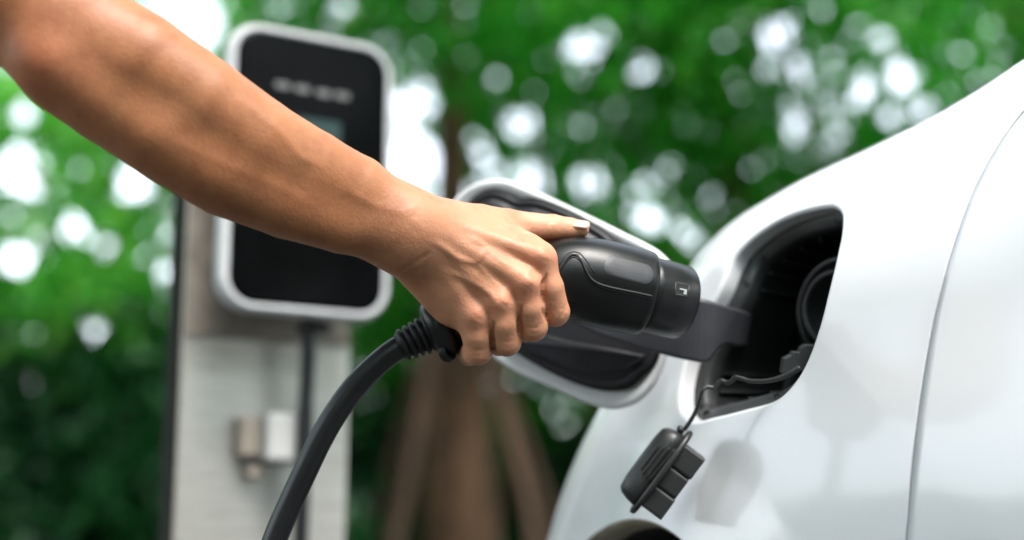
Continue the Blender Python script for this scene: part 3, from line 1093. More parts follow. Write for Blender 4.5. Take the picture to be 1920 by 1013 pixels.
class Group:
    """chains of tapered capsules; each chain is joined tightly in itself and melts into the others over k"""
    def __init__(self):
        self.c = []

    def chain(self, pts, k):
        """pts: (px, py, D, r)"""
        self.c.append(([(to_grid(cp(*q0[:3])), to_grid(cp(*q1[:3])), q0[3], q1[3]) for q0, q1 in zip(pts[:-1], pts[1:])], k))
        return self

    def ball(self, px, py, D, r, k):
        a = to_grid(cp(px, py, D))
        self.c.append(([(a, a + np.array([1e-5, 0, 0]), r, r)], k))
        return self

    def bounds(self, m):
        pr_ = [p for ch, k in self.c for p in ch]
        lo = np.min([np.minimum(a, b) - max(ra, rb) for a, b, ra, rb in pr_], 0) - m
        hi = np.max([np.maximum(a, b) + max(ra, rb) for a, b, ra, rb in pr_], 0) + m
        return lo, hi


fingers = []
# index, middle, ring, little: knuckle -> middle joint -> end joint -> tip, curled round the handle
fingers.append(Group().chain([(960, 470, 1.064, 0.0115), (1009, 490, 1.060, 0.0118), (1028, 540, 1.060, 0.0116), (1041, 585, 1.066, 0.0109), (1028, 589, 1.090, 0.0092), (1000, 590, 1.112, 0.0085), (978, 565, 1.118, 0.0075)], 0.006).ball(1016, 483, 1.0585, 0.0092, 0.010))
fingers.append(Group().chain([(930, 500, 1.058, 0.0115), (983, 535, 1.053, 0.0118), (993, 578, 1.053, 0.0118), (999, 613, 1.058, 0.0110), (985, 618, 1.084, 0.0092), (958, 612, 1.108, 0.0086), (935, 585, 1.116, 0.0076)], 0.006).ball(989, 531, 1.0500, 0.0092, 0.010))
fingers.append(Group().chain([(895, 528, 1.058, 0.0115), (938, 570, 1.053, 0.0112), (945, 608, 1.053, 0.0116), (950, 641, 1.058, 0.0108), (935, 645, 1.083, 0.009), (910, 638, 1.107, 0.0083), (890, 612, 1.114, 0.0074)], 0.006).ball(941, 568, 1.0505, 0.0088, 0.010))
fingers.append(Group().chain([(858, 550, 1.060, 0.012), (893, 597, 1.057, 0.0112), (896, 630, 1.057, 0.0115), (896, 658, 1.061, 0.0108), (880, 664, 1.084, 0.0088), (875, 640, 1.104, 0.008), (864, 618, 1.110, 0.007)], 0.006).ball(893, 593, 1.0535, 0.0088, 0.010))
thumb = Group().chain([(830, 416, 1.068, 0.0145), (900, 417, 1.080, 0.0135), (950, 421, 1.090, 0.0120), (1000, 428, 1.098, 0.0115), (1036, 428, 1.101, 0.0106), (1066, 430, 1.103, 0.0090), (1087, 430, 1.104, 0.0072)], 0.008)
palm = Group()
palm.chain([(778, 428, 1.053, 0.0195), (835, 428, 1.060, 0.0160), (985, 474, 1.066, 0.0110)], 0.014)
palm.chain([(772, 436, 1.050, 0.0200), (830, 448, 1.056, 0.0165), (975, 527, 1.060, 0.0110)], 0.014)
palm.chain([(768, 450, 1.050, 0.0200), (820, 475, 1.057, 0.0170), (930, 562, 1.060, 0.0110)], 0.014)
palm.chain([(766, 452, 1.052, 0.0190), (808, 498, 1.061, 0.0180), (885, 590, 1.064, 0.0120)], 0.014)
palm.chain([(800, 512, 1.068, 0.0180), (846, 574, 1.071, 0.0160)], 0.014)
palm.chain([(850, 426, 1.070, 0.0150), (930, 438, 1.077, 0.0130), (990, 464, 1.072, 0.0095)], 0.012)
palm.chain([(850, 470, 1.066, 0.0190), (930, 510, 1.068, 0.0150)], 0.014)
# forearm: radial (upper) and ulnar (lower) masses, then separate muscle bellies
palm.chain([(-400, -520, 1.02, 0.058), (-190, -240, 1.00, 0.052), (-18, -60, 0.985, 0.0460), (114, 44, 0.986, 0.0405), (161, 92, 0.988, 0.0388), (248, 136, 0.995, 0.0385), (356, 208, 1.003, 0.0360), (464, 277, 1.012, 0.0328), (576, 327, 1.026, 0.0272), (672, 356, 1.038, 0.0235), (782, 418, 1.051, 0.0196)], 0.022)
palm.chain([(-30, -55, 0.985, 0.0460), (96, 48, 0.985, 0.0400), (138, 108, 0.986, 0.0385), (220, 172, 0.992, 0.0385), (330, 252, 1.001, 0.0358), (431, 319, 1.010, 0.0330), (541, 373, 1.024, 0.0275), (639, 411, 1.037, 0.0232), (756, 450, 1.051, 0.0194)], 0.022)
palm.chain([(190, 50, 0.978, 0.018), (276, 106, 0.974, 0.0225), (389, 183, 0.984, 0.0222), (491, 252, 0.999, 0.0190), (590, 300, 1.018, 0.0135), (650, 345, 1.032, 0.0090)], 0.028)
palm.chain([(180, 190, 0.968, 0.016), (284, 258, 0.973, 0.0190), (385, 325, 0.986, 0.0175), (530, 392, 1.008, 0.0130), (640, 432, 1.026, 0.0090)], 0.020)
palm.chain([(84, 92, 0.966, 0.020), (130, 140, 0.970, 0.020)], 0.02)
palm.ball(84, 122, 0.957, 0.013, 0.02)
palm.ball(750, 456, 1.046, 0.0120, 0.014)     # head of the ulna
# tendons running to the knuckles
for pts in ([(842, 425, 1.0475, 0.0030), (930, 450, 1.0510, 0.0030), (1008, 478, 1.0500, 0.0036)], [(838, 445, 1.0425, 0.0030), (915, 490, 1.0440, 0.0030), (982, 526, 1.0435, 0.0036)],
            [(832, 468, 1.0425, 0.0026), (890, 520, 1.0445, 0.0026), (936, 562, 1.0445, 0.0032)], [(822, 492, 1.0455, 0.0022), (865, 548, 1.0485, 0.0024), (888, 588, 1.0480, 0.003)]):
    palm.chain(pts, 0.009)

H = 0.0011
lo = np.array([1e9] * 3)
hi = -lo
for g in fingers + [thumb, palm]:
    a, b = g.bounds(0.012)
    lo, hi = np.minimum(lo, a), np.maximum(hi, b)
lo[0] = max(lo[0], to_grid(cp(-260, -300, 1.0))[0] - 0.02)
dims = np.ceil((hi - lo) / H).astype(int) + 1
axs = [lo[k] + H * np.arange(dims[k]) for k in range(3)]
FLD = np.full(dims, 1.0, np.float32)


def sub(lo_, hi_):
    i0 = np.clip(np.floor((lo_ - lo) / H).astype(int), 0, dims)
    i1 = np.clip(np.ceil((hi_ - lo) / H).astype(int) + 1, 0, dims)
    return tuple(slice(a, b) for a, b in zip(i0, i1))


def prim_block(sl, a, b, ra, rb):
    X = axs[0][sl[0]].astype(np.float32)[:, None, None]
    Y = axs[1][sl[1]].astype(np.float32)[None, :, None]
    Z = axs[2][sl[2]].astype(np.float32)[None, None, :]
    ba = (b - a).astype(np.float32)
    L2 = float(ba @ ba)
    t = ((X - a[0]) * ba[0] + (Y - a[1]) * ba[1] + (Z - a[2]) * ba[2]) / L2
    np.clip(t, 0, 1, out=t)
    d2 = (X - a[0] - t * ba[0]) ** 2 + (Y - a[1] - t * ba[1]) ** 2 + (Z - a[2] - t * ba[2]) ** 2
    return (np.sqrt(d2) - (ra + (rb - ra) * t)).astype(np.float32)


def chain_block(ch, k):
    m = 0.010 + k
    blo = np.min([np.minimum(a, b) - max(ra, rb) for a, b, ra, rb in ch], 0) - m
    bhi = np.max([np.maximum(a, b) + max(ra, rb) for a, b, ra, rb in ch], 0) + m
    sl = sub(blo, bhi)
    if any(s_.stop <= s_.start for s_ in sl):
        return None, None
    T = np.full(tuple(s_.stop - s_.start for s_ in sl), 1.0, np.float32)
    off = [s_.start for s_ in sl]
    for a, b, ra, rb in ch:
        mm = m + max(ra, rb)
        s2 = sub(np.minimum(a, b) - mm, np.maximum(a, b) + mm)
        s2 = tuple(slice(max(p.start, q.start), min(p.stop, q.stop)) for p, q in zip(s2, sl))
        if any(s_.stop <= s_.start for s_ in s2):
            continue
        s3 = tuple(slice(q.start - o, q.stop - o) for q, o in zip(s2, off))
        T[s3] = smin(T[s3], prim_block(s2, a, b, ra, rb), 0.0016)
    return sl, T


def merge(g, k):
    T = np.full(dims, 1.0, np.float32)
    for ch, kk in g.c:
        sl, B_ = chain_block(ch, kk)
        if sl is not None:
            T[sl] = smin(T[sl], B_, kk)
    a, b = g.bounds(0.03)
    sl = sub(a, b)
    FLD[sl] = smin(FLD[sl], T[sl], k)


for g in fingers:
    merge(g, 0.0008)
merge(thumb, 0.002)
merge(palm, 0.010)


def surf_hit(px, py, d0=0.90, d1=1.16):
    Ds = np.arange(d0, d1, 0.0004)
    P = np.stack([(px - 960) / FPX * Ds, (506.5 - py) / FPX * Ds, Ds], 1)
    G = to_grid(P)
    ijk = np.round((G - lo) / H).astype(int)
    ok = np.all((ijk >= 0) & (ijk < dims), axis=1)
    v_ = np.ones(len(Ds))
    v_[ok] = FLD[ijk[ok, 0], ijk[ok, 1], ijk[ok, 2]]
    h_ = np.nonzero(v_ < 0)[0]
    return None if len(h_) == 0 else Ds[h_[0]]


def surface_nets(F):
    S_ = F < 0
    nx, ny, nz = F.shape
    cnt = np.zeros((nx - 1, ny - 1, nz - 1), np.uint8)
    for dx in (0, 1):
        for dy in (0, 1):
            for dz in (0, 1):
                cnt += S_[dx:nx - 1 + dx, dy:ny - 1 + dy, dz:nz - 1 + dz]
    act = (cnt > 0) & (cnt < 8)
    I = np.argwhere(act)
    idx = np.full(act.shape, -1, np.int32)
    idx[act] = np.arange(len(I))
    acc = np.zeros((len(I), 3))
    num = np.zeros(len(I))
    cor = [np.array(c) for c in ((0, 0, 0), (1, 0, 0), (0, 1, 0), (1, 1, 0), (0, 0, 1), (1, 0, 1), (0, 1, 1), (1, 1, 1))]
    val = [F[tuple((I + c).T)].astype(float) for c in cor]
    for i in range(8):
        for j in range(i + 1, 8):
            if np.abs(cor[i] - cor[j]).sum() != 1:
                continue
            a, b = val[i], val[j]
            x = (a < 0) != (b < 0)
            t = np.where(x, a / np.where(x, a - b, 1), 0)
            t = np.clip(t, 0, 1)
            p = cor[i][None] + t[:, None] * (cor[j] - cor[i])[None]
            acc += np.where(x[:, None], p, 0)
            num += x
    Vt = I + acc / num[:, None]
    Q = []
    for ax_ in range(3):
        o1, o2 = [(1, 2), (2, 0), (0, 1)][ax_]
        sa = [slice(None)] * 3
        sb = [slice(None)] * 3
        sa[ax_], sb[ax_] = slice(0, -1), slice(1, None)
        ch = S_[tuple(sa)] != S_[tuple(sb)]
        E = np.argwhere(ch)
        E = E[(E[:, o1] > 0) & (E[:, o2] > 0) & (E[:, o1] < F.shape[o1] - 1) & (E[:, o2] < F.shape[o2] - 1)]
        inside0 = S_[tuple(E.T)]
        d1 = np.zeros(3, int)
        d2 = np.zeros(3, int)
        d1[o1], d2[o2] = 1, 1
        q = np.stack([idx[tuple((E - d1 - d2).T)], idx[tuple((E - d2).T)], idx[tuple(E.T)], idx[tuple((E - d1).T)]], 1)
        q = np.where(inside0[:, None], q, q[:, ::-1])
        Q.append(q)
    return Vt, np.concatenate(Q)


SV, SQ = surface_nets(FLD)
SV = lo + SV * H
# relax the stair-steps of the grid
Ea = np.concatenate([SQ[:, [0, 1]], SQ[:, [1, 2]], SQ[:, [2, 3]], SQ[:, [3, 0]]])
deg = np.bincount(Ea[:, 0], minlength=len(SV)) + np.bincount(Ea[:, 1], minlength=len(SV))
for it in range(10):
    lam = 0.5 if it % 2 == 0 else -0.45
    A_ = np.stack([np.bincount(Ea[:, 0], SV[Ea[:, 1], k], len(SV)) + np.bincount(Ea[:, 1], SV[Ea[:, 0], k], len(SV)) for k in range(3)], 1) / np.maximum(deg, 1)[:, None]
    SV = SV + lam * (A_ - SV)
SCam = SV[:, 0:1] * AX + SV[:, 1:2] * AY + SV[:, 2:3] * AZ
# fine relief: veins and tendons stand out, creases are pressed in, along the outward normal
tri = np.concatenate([SQ[:, [0, 1, 2]], SQ[:, [0, 2, 3]]])
fn = np.cross(SCam[tri[:, 1]] - SCam[tri[:, 0]], SCam[tri[:, 2]] - SCam[tri[:, 0]])
vn = np.zeros_like(SCam)
for k in range(3):
    for c in range(3):
        vn[:, c] += np.bincount(tri[:, k], fn[:, c], len(SCam))
vn /= np.linalg.norm(vn, axis=1)[:, None] + 1e-12
px_ = SCam[:, 0] / SCam[:, 2] * FPX + 960
py_ = 506.5 - SCam[:, 1] / SCam[:, 2] * FPX
facing = np.clip(-vn[:, 2] * 2.5, 0, 1) * np.clip((1.092 - SCam[:, 2]) / 0.01, 0, 1)
PXY = np.stack([px_, py_], 1)


def relief(pts, h, w, cut=False):
    L = crom(pts, 60)
    lo2, hi2 = L.min(0) - 4 * w, L.max(0) + 4 * w
    sel = np.nonzero(np.all((PXY > lo2) & (PXY < hi2), axis=1))[0]
    d_, ii_ = seg_dist(PXY[sel], L)
    t_ = ii_ / 59.0
    tap = np.clip(np.minimum(t_, 1 - t_) * 5, 0, 1)
    f_ = 1.0 if cut else facing[sel]
    if cut:
        f_ = np.clip(-vn[sel, 2] * 3 + 0.3, 0, 1) * (SCam[sel, 2] < 1.112)
    DISP[sel] += h * np.exp(-(d_ / w) ** 2) * tap * f_


DISP = np.zeros(len(SCam))
VEINS = [([(800, 450), (830, 464), (860, 485), (892, 495), (912, 514), (935, 534), (965, 550)], 0.0011, 7), ([(868, 440), (900, 456), (930, 480), (950, 494), (976, 498)], 0.0009, 6.5),
         ([(830, 505), (868, 522), (902, 541), (926, 560), (930, 585)], 0.0008, 6.5), ([(892, 495), (905, 478), (916, 466)], 0.0006, 6),
         ([(440, 180), (500, 225), (535, 258), (562, 292), (620, 318)], 0.0005, 10), ([(640, 350), (700, 384), (755, 400), (806, 440)], 0.0004, 9), ([(300, 250), (400, 300), (520, 350), (600, 395)], 0.00025, 10),
         ([(880, 410), (930, 418), (975, 440)], 0.0006, 7)]
for p_, h_, w_ in VEINS:
    relief(p_, h_, w_)
CUTS = [([(1004, 618), (1011, 612), (1016, 604)], -0.0003, 2.6), ([(986, 612), (998, 616), (1010, 613)], -0.0003, 2.6), ([(938, 638), (949, 642), (962, 639)], -0.0003, 2.6), ([(882, 654), (895, 658), (910, 655)], -0.0003, 2.6),
        ([(1008, 484), (1020, 488), (1030, 494)], -0.0003, 2.8), ([(978, 532), (990, 542), (1000, 548)], -0.0003, 2.8), ([(932, 562), (944, 572), (954, 576)], -0.0003, 2.8), ([(884, 586), (895, 596), (906, 600)], -0.0003, 2.8), ([(762, 520), (778, 514), (800, 498)], -0.0003, 4),
        ([(744, 515), (757, 506), (772, 496), (790, 484), (810, 472)], -0.0009, 4), ([(752, 522), (766, 512), (782, 504)], -0.0004, 4),
        ([(1044, 597), (1054, 589), (1063, 577)], -0.0005, 3), ([(1040, 604), (1051, 598), (1061, 588)], -0.0004, 3), ([(1050, 583), (1057, 578), (1063, 569)], -0.0003, 3),
        ([(990, 622), (1000, 626), (1012, 622)], -0.0003, 3), ([(940, 648), (950, 652), (962, 648)], -0.0003, 3), ([(884, 664), (896, 668), (908, 664)], -0.0003, 3),
        ([(1030, 402), (1032, 411), (1030, 421)], -0.0006, 3), ([(1037, 403), (1039, 412), (1037, 421)], -0.0005, 3), ([(1044, 405), (1045, 413)], -0.0004, 3), ([(1022, 401), (1024, 409)], -0.0003, 3),
        ([(1027, 512), (1020, 530), (1018, 552), (1020, 580), (1026, 606)], -0.0030, 3.6), ([(978, 570), (974, 590), (974, 615), (976, 638)], -0.0030, 3.6), ([(926, 600), (922, 620), (923, 645), (927, 668)], -0.0030, 3.6),
        ([(984, 516), (1000, 520), (1008, 528)], -0.0003, 3), ([(980, 524), (994, 536), (1004, 540)], -0.0003, 3), ([(1010, 470), (1024, 472), (1032, 480)], -0.0003, 3)]
for p_, h_, w_ in CUTS:
    relief(p_, h_, w_, True)
for (kx, ky, h_, w_) in ((1019, 480, 0.0008, 15), (991, 529, 0.0012, 13), (942, 567, 0.0008, 13), (892, 591, 0.0006, 13), (771, 394, 0.0006, 9)):
    DISP += h_ * np.exp(-((px_ - kx) ** 2 + (py_ - ky) ** 2) / w_ ** 2) * facing
for (kx, ky, h_, w_) in ((1003, 512, -0.0012, 12), (966, 556, -0.0012, 12), (918, 586, -0.0010, 12), (960, 520, -0.0008, 22), (910, 552, -0.0008, 18)):
    DISP += h_ * np.exp(-((px_ - kx) ** 2 + (py_ - ky) ** 2) / w_ ** 2) * facing
SCam = SCam + vn * DISP[:, None]
SW = c2w(SCam)
del FLD
person = mesh_obj('person', SW, SQ, M_SKIN, None, base=at(771, 440, 1.05))
person['label'] = 'bare forearm and hand of a person gripping the charging plug'
person['category'] = 'person'
px_ = SCam[:, 0] / SCam[:, 2] * FPX + 960
py_ = 506.5 - SCam[:, 1] / SCam[:, 2] * FPX
red = np.zeros(len(SW))
for (kx, ky, rr_, am) in ((1021, 476, 24, 0.9), (991, 529, 24, 1.0), (942, 566, 24, 0.7), (892, 590, 26, 0.7), (1050, 592, 22, 0.5), (1003, 628, 22, 0.4), (950, 655, 22, 0.4), (896, 672, 22, 0.4), (70, 120, 70, 0.5)):
    red = np.maximum(red, am * np.exp(-((px_ - kx) ** 2 + (py_ - ky) ** 2) / (2 * rr_ ** 2)))
pale = np.clip((px_ - 930) / 60, 0, 1) * np.clip((448 - py_) / 12, 0, 1) * 0.8
pale = np.maximum(pale, 0.44 * np.clip((px_ - 660) / 200, 0, 1))
colr = np.stack([red, pale, np.zeros_like(red), np.ones_like(red)], 1).astype(np.float32)
ca = person.data.color_attributes.new('tint', 'FLOAT_COLOR', 'POINT')
ca.data.foreach_set('color', colr.ravel())

# thumbnail, lying on the upper side of the thumb's tip
n0, n1 = at(1062, 415.2, 1.0983), at(1105, 418.5, 1.0995)
ne = unit(n1 - n0)
nw = unit(FWD - ne * (FWD @ ne))
nn = np.cross(nw, ne)
if nn[2] < 0:
    nn = -nn
nw, nn = nw * math.cos(0.5) + nn * math.sin(0.5), nn * math.cos(0.5) - nw * math.sin(0.5)
nv = []
for i in range(13):
    t = i / 12
    wd = 0.0062 * (1 - 0.25 * (1 - t) ** 2) * (1 if t < 0.8 else math.sqrt(max(0.15, 1 - ((t - 0.8) / 0.22) ** 2)))
    for j in range(11):
        a = (j / 10 - 0.5) * 2
        nv.append(n0 + (n1 - n0) * t + nw * wd * a + nn * (0.0022 * (1 - a * a) - 0.0022 + 0.0004 * math.sin(t * math.pi)))
nf_ = grid_faces(13, 11, False)
nail = mesh_obj('thumbnail', nv, nf_, M_NAIL, person)
sm = nail.modifiers.new('solid', 'SOLIDIFY')
sm.thickness = 0.0006


# ------------------------------------------------------------------ vegetation
def leaf_mat(name, c0, c1, c2, trans=0.45):
    m, n, l, b = new_mat(name)
    g = n.new('ShaderNodeNewGeometry')
    r = ramp(n, l, g.outputs['Random Per Island'], [(0.0, c0), (0.5, c1), (1.0, c2)])
    t = noise_node(n, l, 1.3, 3)
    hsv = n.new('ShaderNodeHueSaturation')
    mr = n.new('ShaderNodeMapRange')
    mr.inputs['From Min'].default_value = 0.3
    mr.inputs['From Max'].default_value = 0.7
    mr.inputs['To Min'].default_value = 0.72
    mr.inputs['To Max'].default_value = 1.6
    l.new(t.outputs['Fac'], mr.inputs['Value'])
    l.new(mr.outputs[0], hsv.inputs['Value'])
    l.new(r.outputs[0], hsv.inputs['Color'])
    l.new(hsv.outputs[0], b.inputs['Base Color'])
    b.inputs['Roughness'].default_value = 0.42
    b.inputs['Specular IOR Level'].default_value = 0.25
    tr = n.new('ShaderNodeBsdfTranslucent')
    l.new(hsv.outputs[0], tr.inputs['Color'])
    mx = n.new('ShaderNodeMixShader')
    mx.inputs[0].default_value = trans
    l.new(b.outputs[0], mx.inputs[1])
    l.new(tr.outputs[0], mx.inputs[2])
    l.new(mx.outputs[0], n['Material Output'].inputs['Surface'])
    return m


M_LEAF = [leaf_mat('leaf_deep', (0.010, 0.17, 0.012), (0.028, 0.29, 0.020), (0.10, 0.40, 0.035), 0.5),
          leaf_mat('leaf_mid', (0.02, 0.22, 0.018), (0.06, 0.33, 0.03), (0.16, 0.42, 0.05), 0.5),
          leaf_mat('leaf_shade_dark', (0.003, 0.035, 0.008), (0.006, 0.055, 0.012), (0.015, 0.09, 0.018), 0.25)]  # dark green with the shade on the shrubs put into it


def bark(name, c0, c1):
    m, n, l, b = new_mat(name)
    t = noise_node(n, l, 9, 7, 0.7)
    tc = n.new('ShaderNodeTexCoord')
    mp = n.new('ShaderNodeMapping')
    mp.inputs['Scale'].default_value = (9, 9, 1.6)
    l.new(tc.outputs['Object'], mp.inputs['Vector'])
    tb = noise_node(n, l, 1.0, 4, 0.6, mp.outputs[0])
    av = n.new('ShaderNodeMath')
    av.operation = 'MULTIPLY_ADD'
    av.inputs[1].default_value = 0.35
    l.new(t.outputs['Fac'], av.inputs[0])
    sc_ = n.new('ShaderNodeMath')
    sc_.operation = 'MULTIPLY'
    sc_.inputs[1].default_value = 0.65
    l.new(tb.outputs['Fac'], sc_.inputs[0])
    l.new(sc_.outputs[0], av.inputs[2])
    r = ramp(n, l, av.outputs[0], [(0.38, c0), (0.62, c1)])
    l.new(r.outputs[0], b.inputs['Base Color'])
    b.inputs['Roughness'].default_value = 0.9
    bump(n, l, t.outputs['Fac'], b, 0.7, 0.02)
    return m


M_BARK = bark('bark', (0.030, 0.014, 0.007), (0.165, 0.086, 0.044))
M_POLE = bark('weathered_pole', (0.06, 0.032, 0.02), (0.12, 0.068, 0.042))


def leaves(centres, spread, count, size):
    """count leaves (folded rhombs) round the clump centres"""
    c = centres[rng.integers(0, len(centres), count)]
    p = c + rng.normal(size=(count, 3)) * spread
    d = rng.normal(size=(count, 3))
    d /= np.linalg.norm(d, axis=1)[:, None]
    d[:, 2] -= 0.3
    d /= np.linalg.norm(d, axis=1)[:, None]
    e = np.cross(d, rng.normal(size=(count, 3)))
    e /= np.linalg.norm(e, axis=1)[:, None]
    nn_ = np.cross(d, e)
    L = (size * rng.uniform(0.6, 1.3, count))[:, None]
    w = L * 0.24
    v = np.stack([p, p + d * L * 0.45 + e * w + nn_ * L * 0.06, p + d * L, p + d * L * 0.45 - e * w + nn_ * L * 0.06], 1).reshape(-1, 3)
    b = np.arange(count)[:, None] * 4
    f = np.concatenate([b + np.array([[0, 1, 2]]), b + np.array([[0, 2, 3]])])
    return v, f


def limb(p0, p1, r0, r1, bend=0.12, n=9):
    t = np.linspace(0, 1, n)[:, None]
    off = rng.normal(size=3) * np.linalg.norm(p1 - p0) * bend
    path = p0 + (p1 - p0) * t + off * np.sin(t * math.pi)
    return loft(tube(path, np.linspace(r0, r1, n), 12))


def crown_clumps(c, rad, n, hollow=0.35):
    q = rng.normal(size=(n * 3, 3))
    q /= np.linalg.norm(q, axis=1)[:, None]
    q *= rng.uniform(hollow, 1.0, (n * 3, 1)) ** 0.7
    return (c + q * rad)[:n]


def tree(label, base, crown_c, crown_r, n_leaf, mat, tr=0.08, clumps=60, spread=0.16, size=0.10, limbs=9, fork=0.55, props=0, stout=None, group=None, voids=(), shade_canopy=None, gaps=True):
    t = empty('tree', base, label, 'tree', group)
    base = np.array(base, float)
    crown_c = np.array(crown_c, float)
    top = base + (crown_c - base) * fork
    parts_ = [limb(base - np.array([0, 0, 0.1]), top, tr, tr * 0.75, 0.04, 14)]
    if stout is not None:
        # a stout, flared bole that narrows above the props
        zz = np.linspace(-0.1, top[2], 40)
        pth = base + (top - base) * (zz / top[2])[:, None]
        rr_t = np.interp(zz, [0, 0.5, 1.3, 1.6, 2.0, 2.6], stout) * (1 + 0.05 * np.sin(zz * 9))
        parts_ = [loft(tube(pth, rr_t, 20))]
    cl = crown_clumps(crown_c, np.array(crown_r), clumps)
    for k in range(limbs):
        parts_.append(limb(top + rng.normal(size=3) * 0.01, cl[k], tr * 0.3, tr * 0.06))
    lv_, lf_ = leaves(cl, spread, n_leaf, size)
    if shade_canopy is not None:
        # unseen higher boughs added over the parking place to cut the sky light
        cx_, cy_, rx_, ry_, n_c = shade_canopy
        q = rng.uniform(-1, 1, (400, 3))
        q = q[np.linalg.norm(q[:, :2], axis=1) < 1]
        cc_ = np.array([cx_, cy_, 4.6]) + q * np.array([rx_, ry_, 0.7])
        gone = np.zeros(len(cc_), bool)
        for (hx, hy, hr_) in OPENINGS:
            gone |= np.hypot(cc_[:, 0] - hx, cc_[:, 1] - hy) < hr_
        cc_ = cc_[~gone]
        v2, f2 = leaves(cc_, 0.22, n_c, 0.24)
        lf_ = np.concatenate([lf_, f2 + len(lv_)])
        lv_ = np.concatenate([lv_, v2])
        for k in range(6):
            v3 = limb(crown_c + np.array([0, -0.6, 0.9]), cc_[k * 7], tr * 0.25, 0.012)
            parts_.append(v3)
    if gaps:
        Dc = (crown_c - CAM) @ FWD
        voids = [(at(a_, b_, Dc), c_ * Dc / FPX) for a_, b_, c_ in GAPS]
    if voids:
        cq = lv_.reshape(-1, 4, 3).mean(1)
        keep = np.ones(len(cq), bool)
        for vc, vr in voids:
            axd = unit(np.array(vc) - CAM)
            dv_ = cq - np.array(vc)
            la = dv_ @ axd
            keep &= (np.linalg.norm(dv_ - la[:, None] * axd, axis=1) > vr) | (rng.random(len(cq)) < 0.04)
        lv_ = lv_.reshape(-1, 4, 3)[keep].reshape(-1, 3)
        b_ = np.arange(keep.sum())[:, None] * 4
        lf_ = np.concatenate([b_ + np.array([[0, 1, 2]]), b_ + np.array([[0, 2, 3]])])
    mesh_obj('trunk', *joined(parts_), M_BARK, t)
    mesh_obj('crown', lv_, lf_, mat, t, smooth=False)
    for k in range(props):
        a = k * 2 * math.pi / props + 0.3
        p0 = base + np.array([math.cos(a) * 0.68, math.sin(a) * 0.68, 0.0])
        p1 = base + (top - base) * min(1, 1.75 / (top - base)[2]) + np.array([math.cos(a), math.sin(a), 0]) * tr * 0.8
        mesh_obj('support_pole', *limb(p0, p1, 0.030, 0.026, 0.01), M_POLE, t)
    return t


OPENINGS = [(0.6, -0.8, 1.9)]  # hole left in the added boughs to let the sun through
# gaps in the crowns through which the sky shows (pixel, pixel, radius): big breaks, then a scatter of small ones
GAPS = [(345, 40, 85), (300, 95, 50), (785, 190, 48), (775, 300, 62), (980, 235, 50), (1000, 330, 40), (900, 290, 26), (1085, 85, 44), (1130, 60, 26), (1205, 130, 34), (1100, 340, 42),
        (1455, 65, 42), (1540, 20, 26), (1650, 70, 26), (1690, 140, 46), (1620, 165, 28), (1720, 210, 34), (1665, 220, 26), (1215, 410, 36), (1300, 450, 34), (35, 320, 62), (250, 345, 55), (30, 490, 50), (205, 465, 34),
        (165, 620, 30), (20, 705, 44), (140, 420, 30), (40, 215, 34), (125, 545, 24), (525, 15, 28), (650, 10, 22), (935, 150, 20), (840, 30, 18)]
GAPS = [(a, b, c * (0.62 if c < 60 else 0.8)) for a, b, c in GAPS]
for (gx, gy, sg, ng) in ((1085, 95, 40, 9), (1205, 140, 34, 7), (1455, 70, 46, 9), (1545, 110, 40, 6), (1685, 165, 48, 12), (985, 260, 42, 8), (905, 275, 24, 5), (1110, 350, 36, 7), (1215, 405, 40, 10), (1310, 455, 30, 6),
                     (760, 170, 30, 6), (45, 330, 50, 6), (240, 340, 46, 7), (40, 490, 40, 5), (215, 465, 36, 6), (160, 610, 36, 4), (90, 420, 60, 6), (540, 20, 40, 5), (850, 40, 50, 4), (1350, 60, 60, 5), (1830, 60, 50, 6), (1800, 150, 30, 4)):
    for _ in range(ng):
        GAPS.append((gx + rng.normal() * sg, gy + rng.normal() * sg, 3.5 + abs(rng.normal()) * 5.5))
for _ in range(40):
    GAPS.append((rng.uniform(640, 1900), rng.uniform(-20, 330), rng.uniform(3, 8)))


def gpt(px, D):
    p = at(px, 1024, D)
    p[2] = 0.0
    return p


def tcrown(px, py, D):
    return at(px, py, D)


tree('tree with a brown trunk propped by wooden poles behind the plug', gpt(875, 6.2), tcrown(835, -120, 6.3), (1.5, 1.1, 0.95), 9000, M_LEAF[0], tr=0.10, props=5, stout=(0.19, 0.165, 0.145, 0.115, 0.075, 0.06), clumps=80, fork=0.95, shade_canopy=(-0.8, 1.0, 2.3, 2.0, 8000))
tree('slim tree whose trunk rises behind the open flap', gpt(1075, 7.4), tcrown(1190, 120, 7.5), (1.5, 1.1, 0.95), 8000, M_LEAF[0], tr=0.09, clumps=80, shade_canopy=(-2.4, -1.6, 3.0, 2.8, 9000))
tree('leafy tree behind the roof line of the white car', gpt(1560, 6.4), tcrown(1590, 90, 6.6), (1.35, 1.1, 1.15), 9000, M_LEAF[0], tr=0.11, clumps=90, shade_canopy=(3.4, 0.9, 2.6, 2.1, 7000))
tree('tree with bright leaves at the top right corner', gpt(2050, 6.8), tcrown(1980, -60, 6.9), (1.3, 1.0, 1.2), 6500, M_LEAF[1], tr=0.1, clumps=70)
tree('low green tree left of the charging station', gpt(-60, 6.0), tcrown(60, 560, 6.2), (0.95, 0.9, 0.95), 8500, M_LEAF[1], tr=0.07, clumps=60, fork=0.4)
tree('tall tree at the left edge behind the forearm', gpt(180, 8.0), tcrown(100, 60, 8.2), (1.3, 1.0, 1.0), 5000, M_LEAF[1], tr=0.1, clumps=60, shade_canopy=(-4.2, 1.2, 2.2, 2.0, 6000))
tree('small tree between the charging station and the propped tree', gpt(690, 7.8), tcrown(730, 660, 8.0), (0.95, 0.7, 0.75), 8000, M_LEAF[1], tr=0.05, clumps=40, fork=0.4)
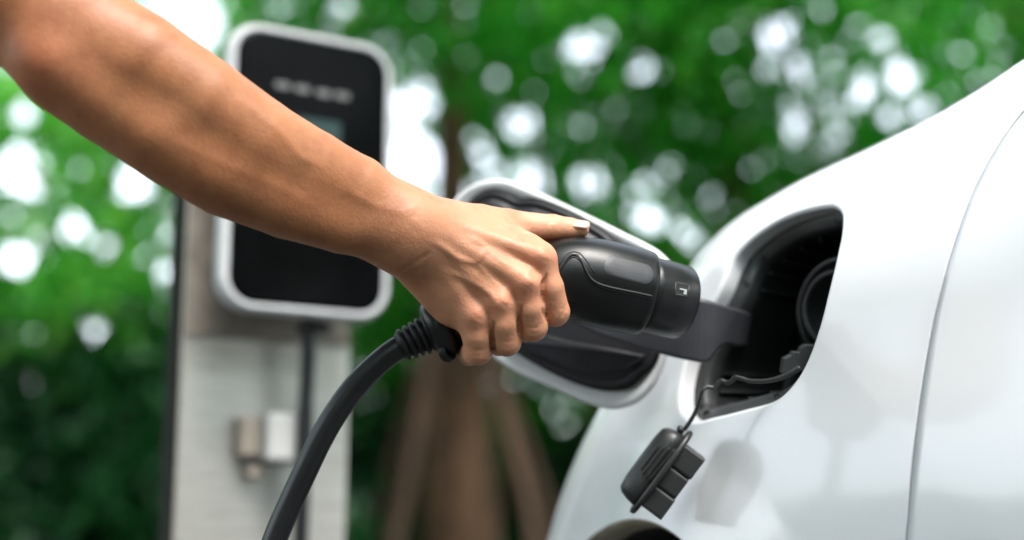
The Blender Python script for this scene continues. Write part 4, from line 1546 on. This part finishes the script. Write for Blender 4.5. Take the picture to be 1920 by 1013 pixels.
tree('young tree low behind the open flap', gpt(1230, 8.4), tcrown(1150, 640, 8.6), (1.4, 0.8, 0.85), 10000, M_LEAF[0], tr=0.06, clumps=50, fork=0.4)
# dark hedge along the ground behind
def bush(label, px, py, D, rad, n, mat):
    c = at(px, py, D)
    b0 = np.array([c[0], c[1], 0.0])
    t = empty('bush', b0, label, 'bush', 'dark shrubs behind')
    cl = crown_clumps(c, np.array(rad), 70, 0.2)
    cl[:, 2] = np.maximum(cl[:, 2], 0.1)
    mesh_obj('stem', *joined([limb(b0 - np.array([0, 0, 0.05]), cl[k], 0.03, 0.008) for k in range(7)]), M_BARK, t)
    mesh_obj('foliage', *leaves(cl, 0.13, n, 0.10), mat, t, smooth=False)


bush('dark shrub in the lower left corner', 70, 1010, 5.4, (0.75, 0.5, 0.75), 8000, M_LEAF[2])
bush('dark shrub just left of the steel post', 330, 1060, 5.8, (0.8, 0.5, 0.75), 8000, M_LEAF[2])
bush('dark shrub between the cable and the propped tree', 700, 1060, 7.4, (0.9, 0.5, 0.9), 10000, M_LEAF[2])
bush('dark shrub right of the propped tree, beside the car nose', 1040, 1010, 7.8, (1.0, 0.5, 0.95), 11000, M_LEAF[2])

# unseen trees added beside and behind the viewer to cut the ambient light
for lab, x_, y_ in (('unseen shade tree added behind the viewer on the left', -3.4, -3.8),
                    ('unseen shade tree added straight behind the viewer', 0.4, -5.6), ('unseen shade tree added behind the viewer on the right', 4.6, -4.2), ('unseen shade tree added to the right of the viewer, beyond the car', 5.6, -1.2),
                    ('unseen shade tree added furthest behind the viewer on the right', 2.9, -6.6)):
    tree(lab, (x_, y_, 0.0), (x_, y_, 2.3), (1.8, 1.6, 1.7), 7500, M_LEAF[0], tr=0.1, clumps=90, spread=0.3, size=0.26, fork=0.5, gaps=False)

# the row of trees goes on to both sides of the picture
for lab, x_, y_ in (('broad tree in the row behind, first beyond the left edge', -4.3, 6.0), ('broad tree in the row behind, second beyond the left edge', -6.4, 4.2), ('broad tree in the row behind, third beyond the left edge', -7.2, 7.4),
                    ('broad tree in the row behind, first beyond the right edge', 4.9, 6.6), ('broad tree in the row behind, second beyond the right edge', 7.0, 5.2), ('broad tree in the row behind, third beyond the right edge', 6.6, 8.6)):
    tree(lab, (x_, y_, 0.0), (x_, y_, 2.5), (1.6, 1.3, 1.5), 6500, M_LEAF[1] if x_ < 0 else M_LEAF[0], tr=0.1, clumps=90, spread=0.22, size=0.14, fork=0.5, gaps=False)
# far woodland that closes the horizon all round
aa = rng.uniform(0, 2 * math.pi, 2600)
rr_w = rng.uniform(17, 21, 2600)
cw_ = np.stack([rr_w * np.cos(aa), 1.0 + rr_w * np.sin(aa), rng.uniform(0.05, 1.0, 2600) ** 1.2 * (1.5 + 0.5 * np.sin(aa * 9))], 1)
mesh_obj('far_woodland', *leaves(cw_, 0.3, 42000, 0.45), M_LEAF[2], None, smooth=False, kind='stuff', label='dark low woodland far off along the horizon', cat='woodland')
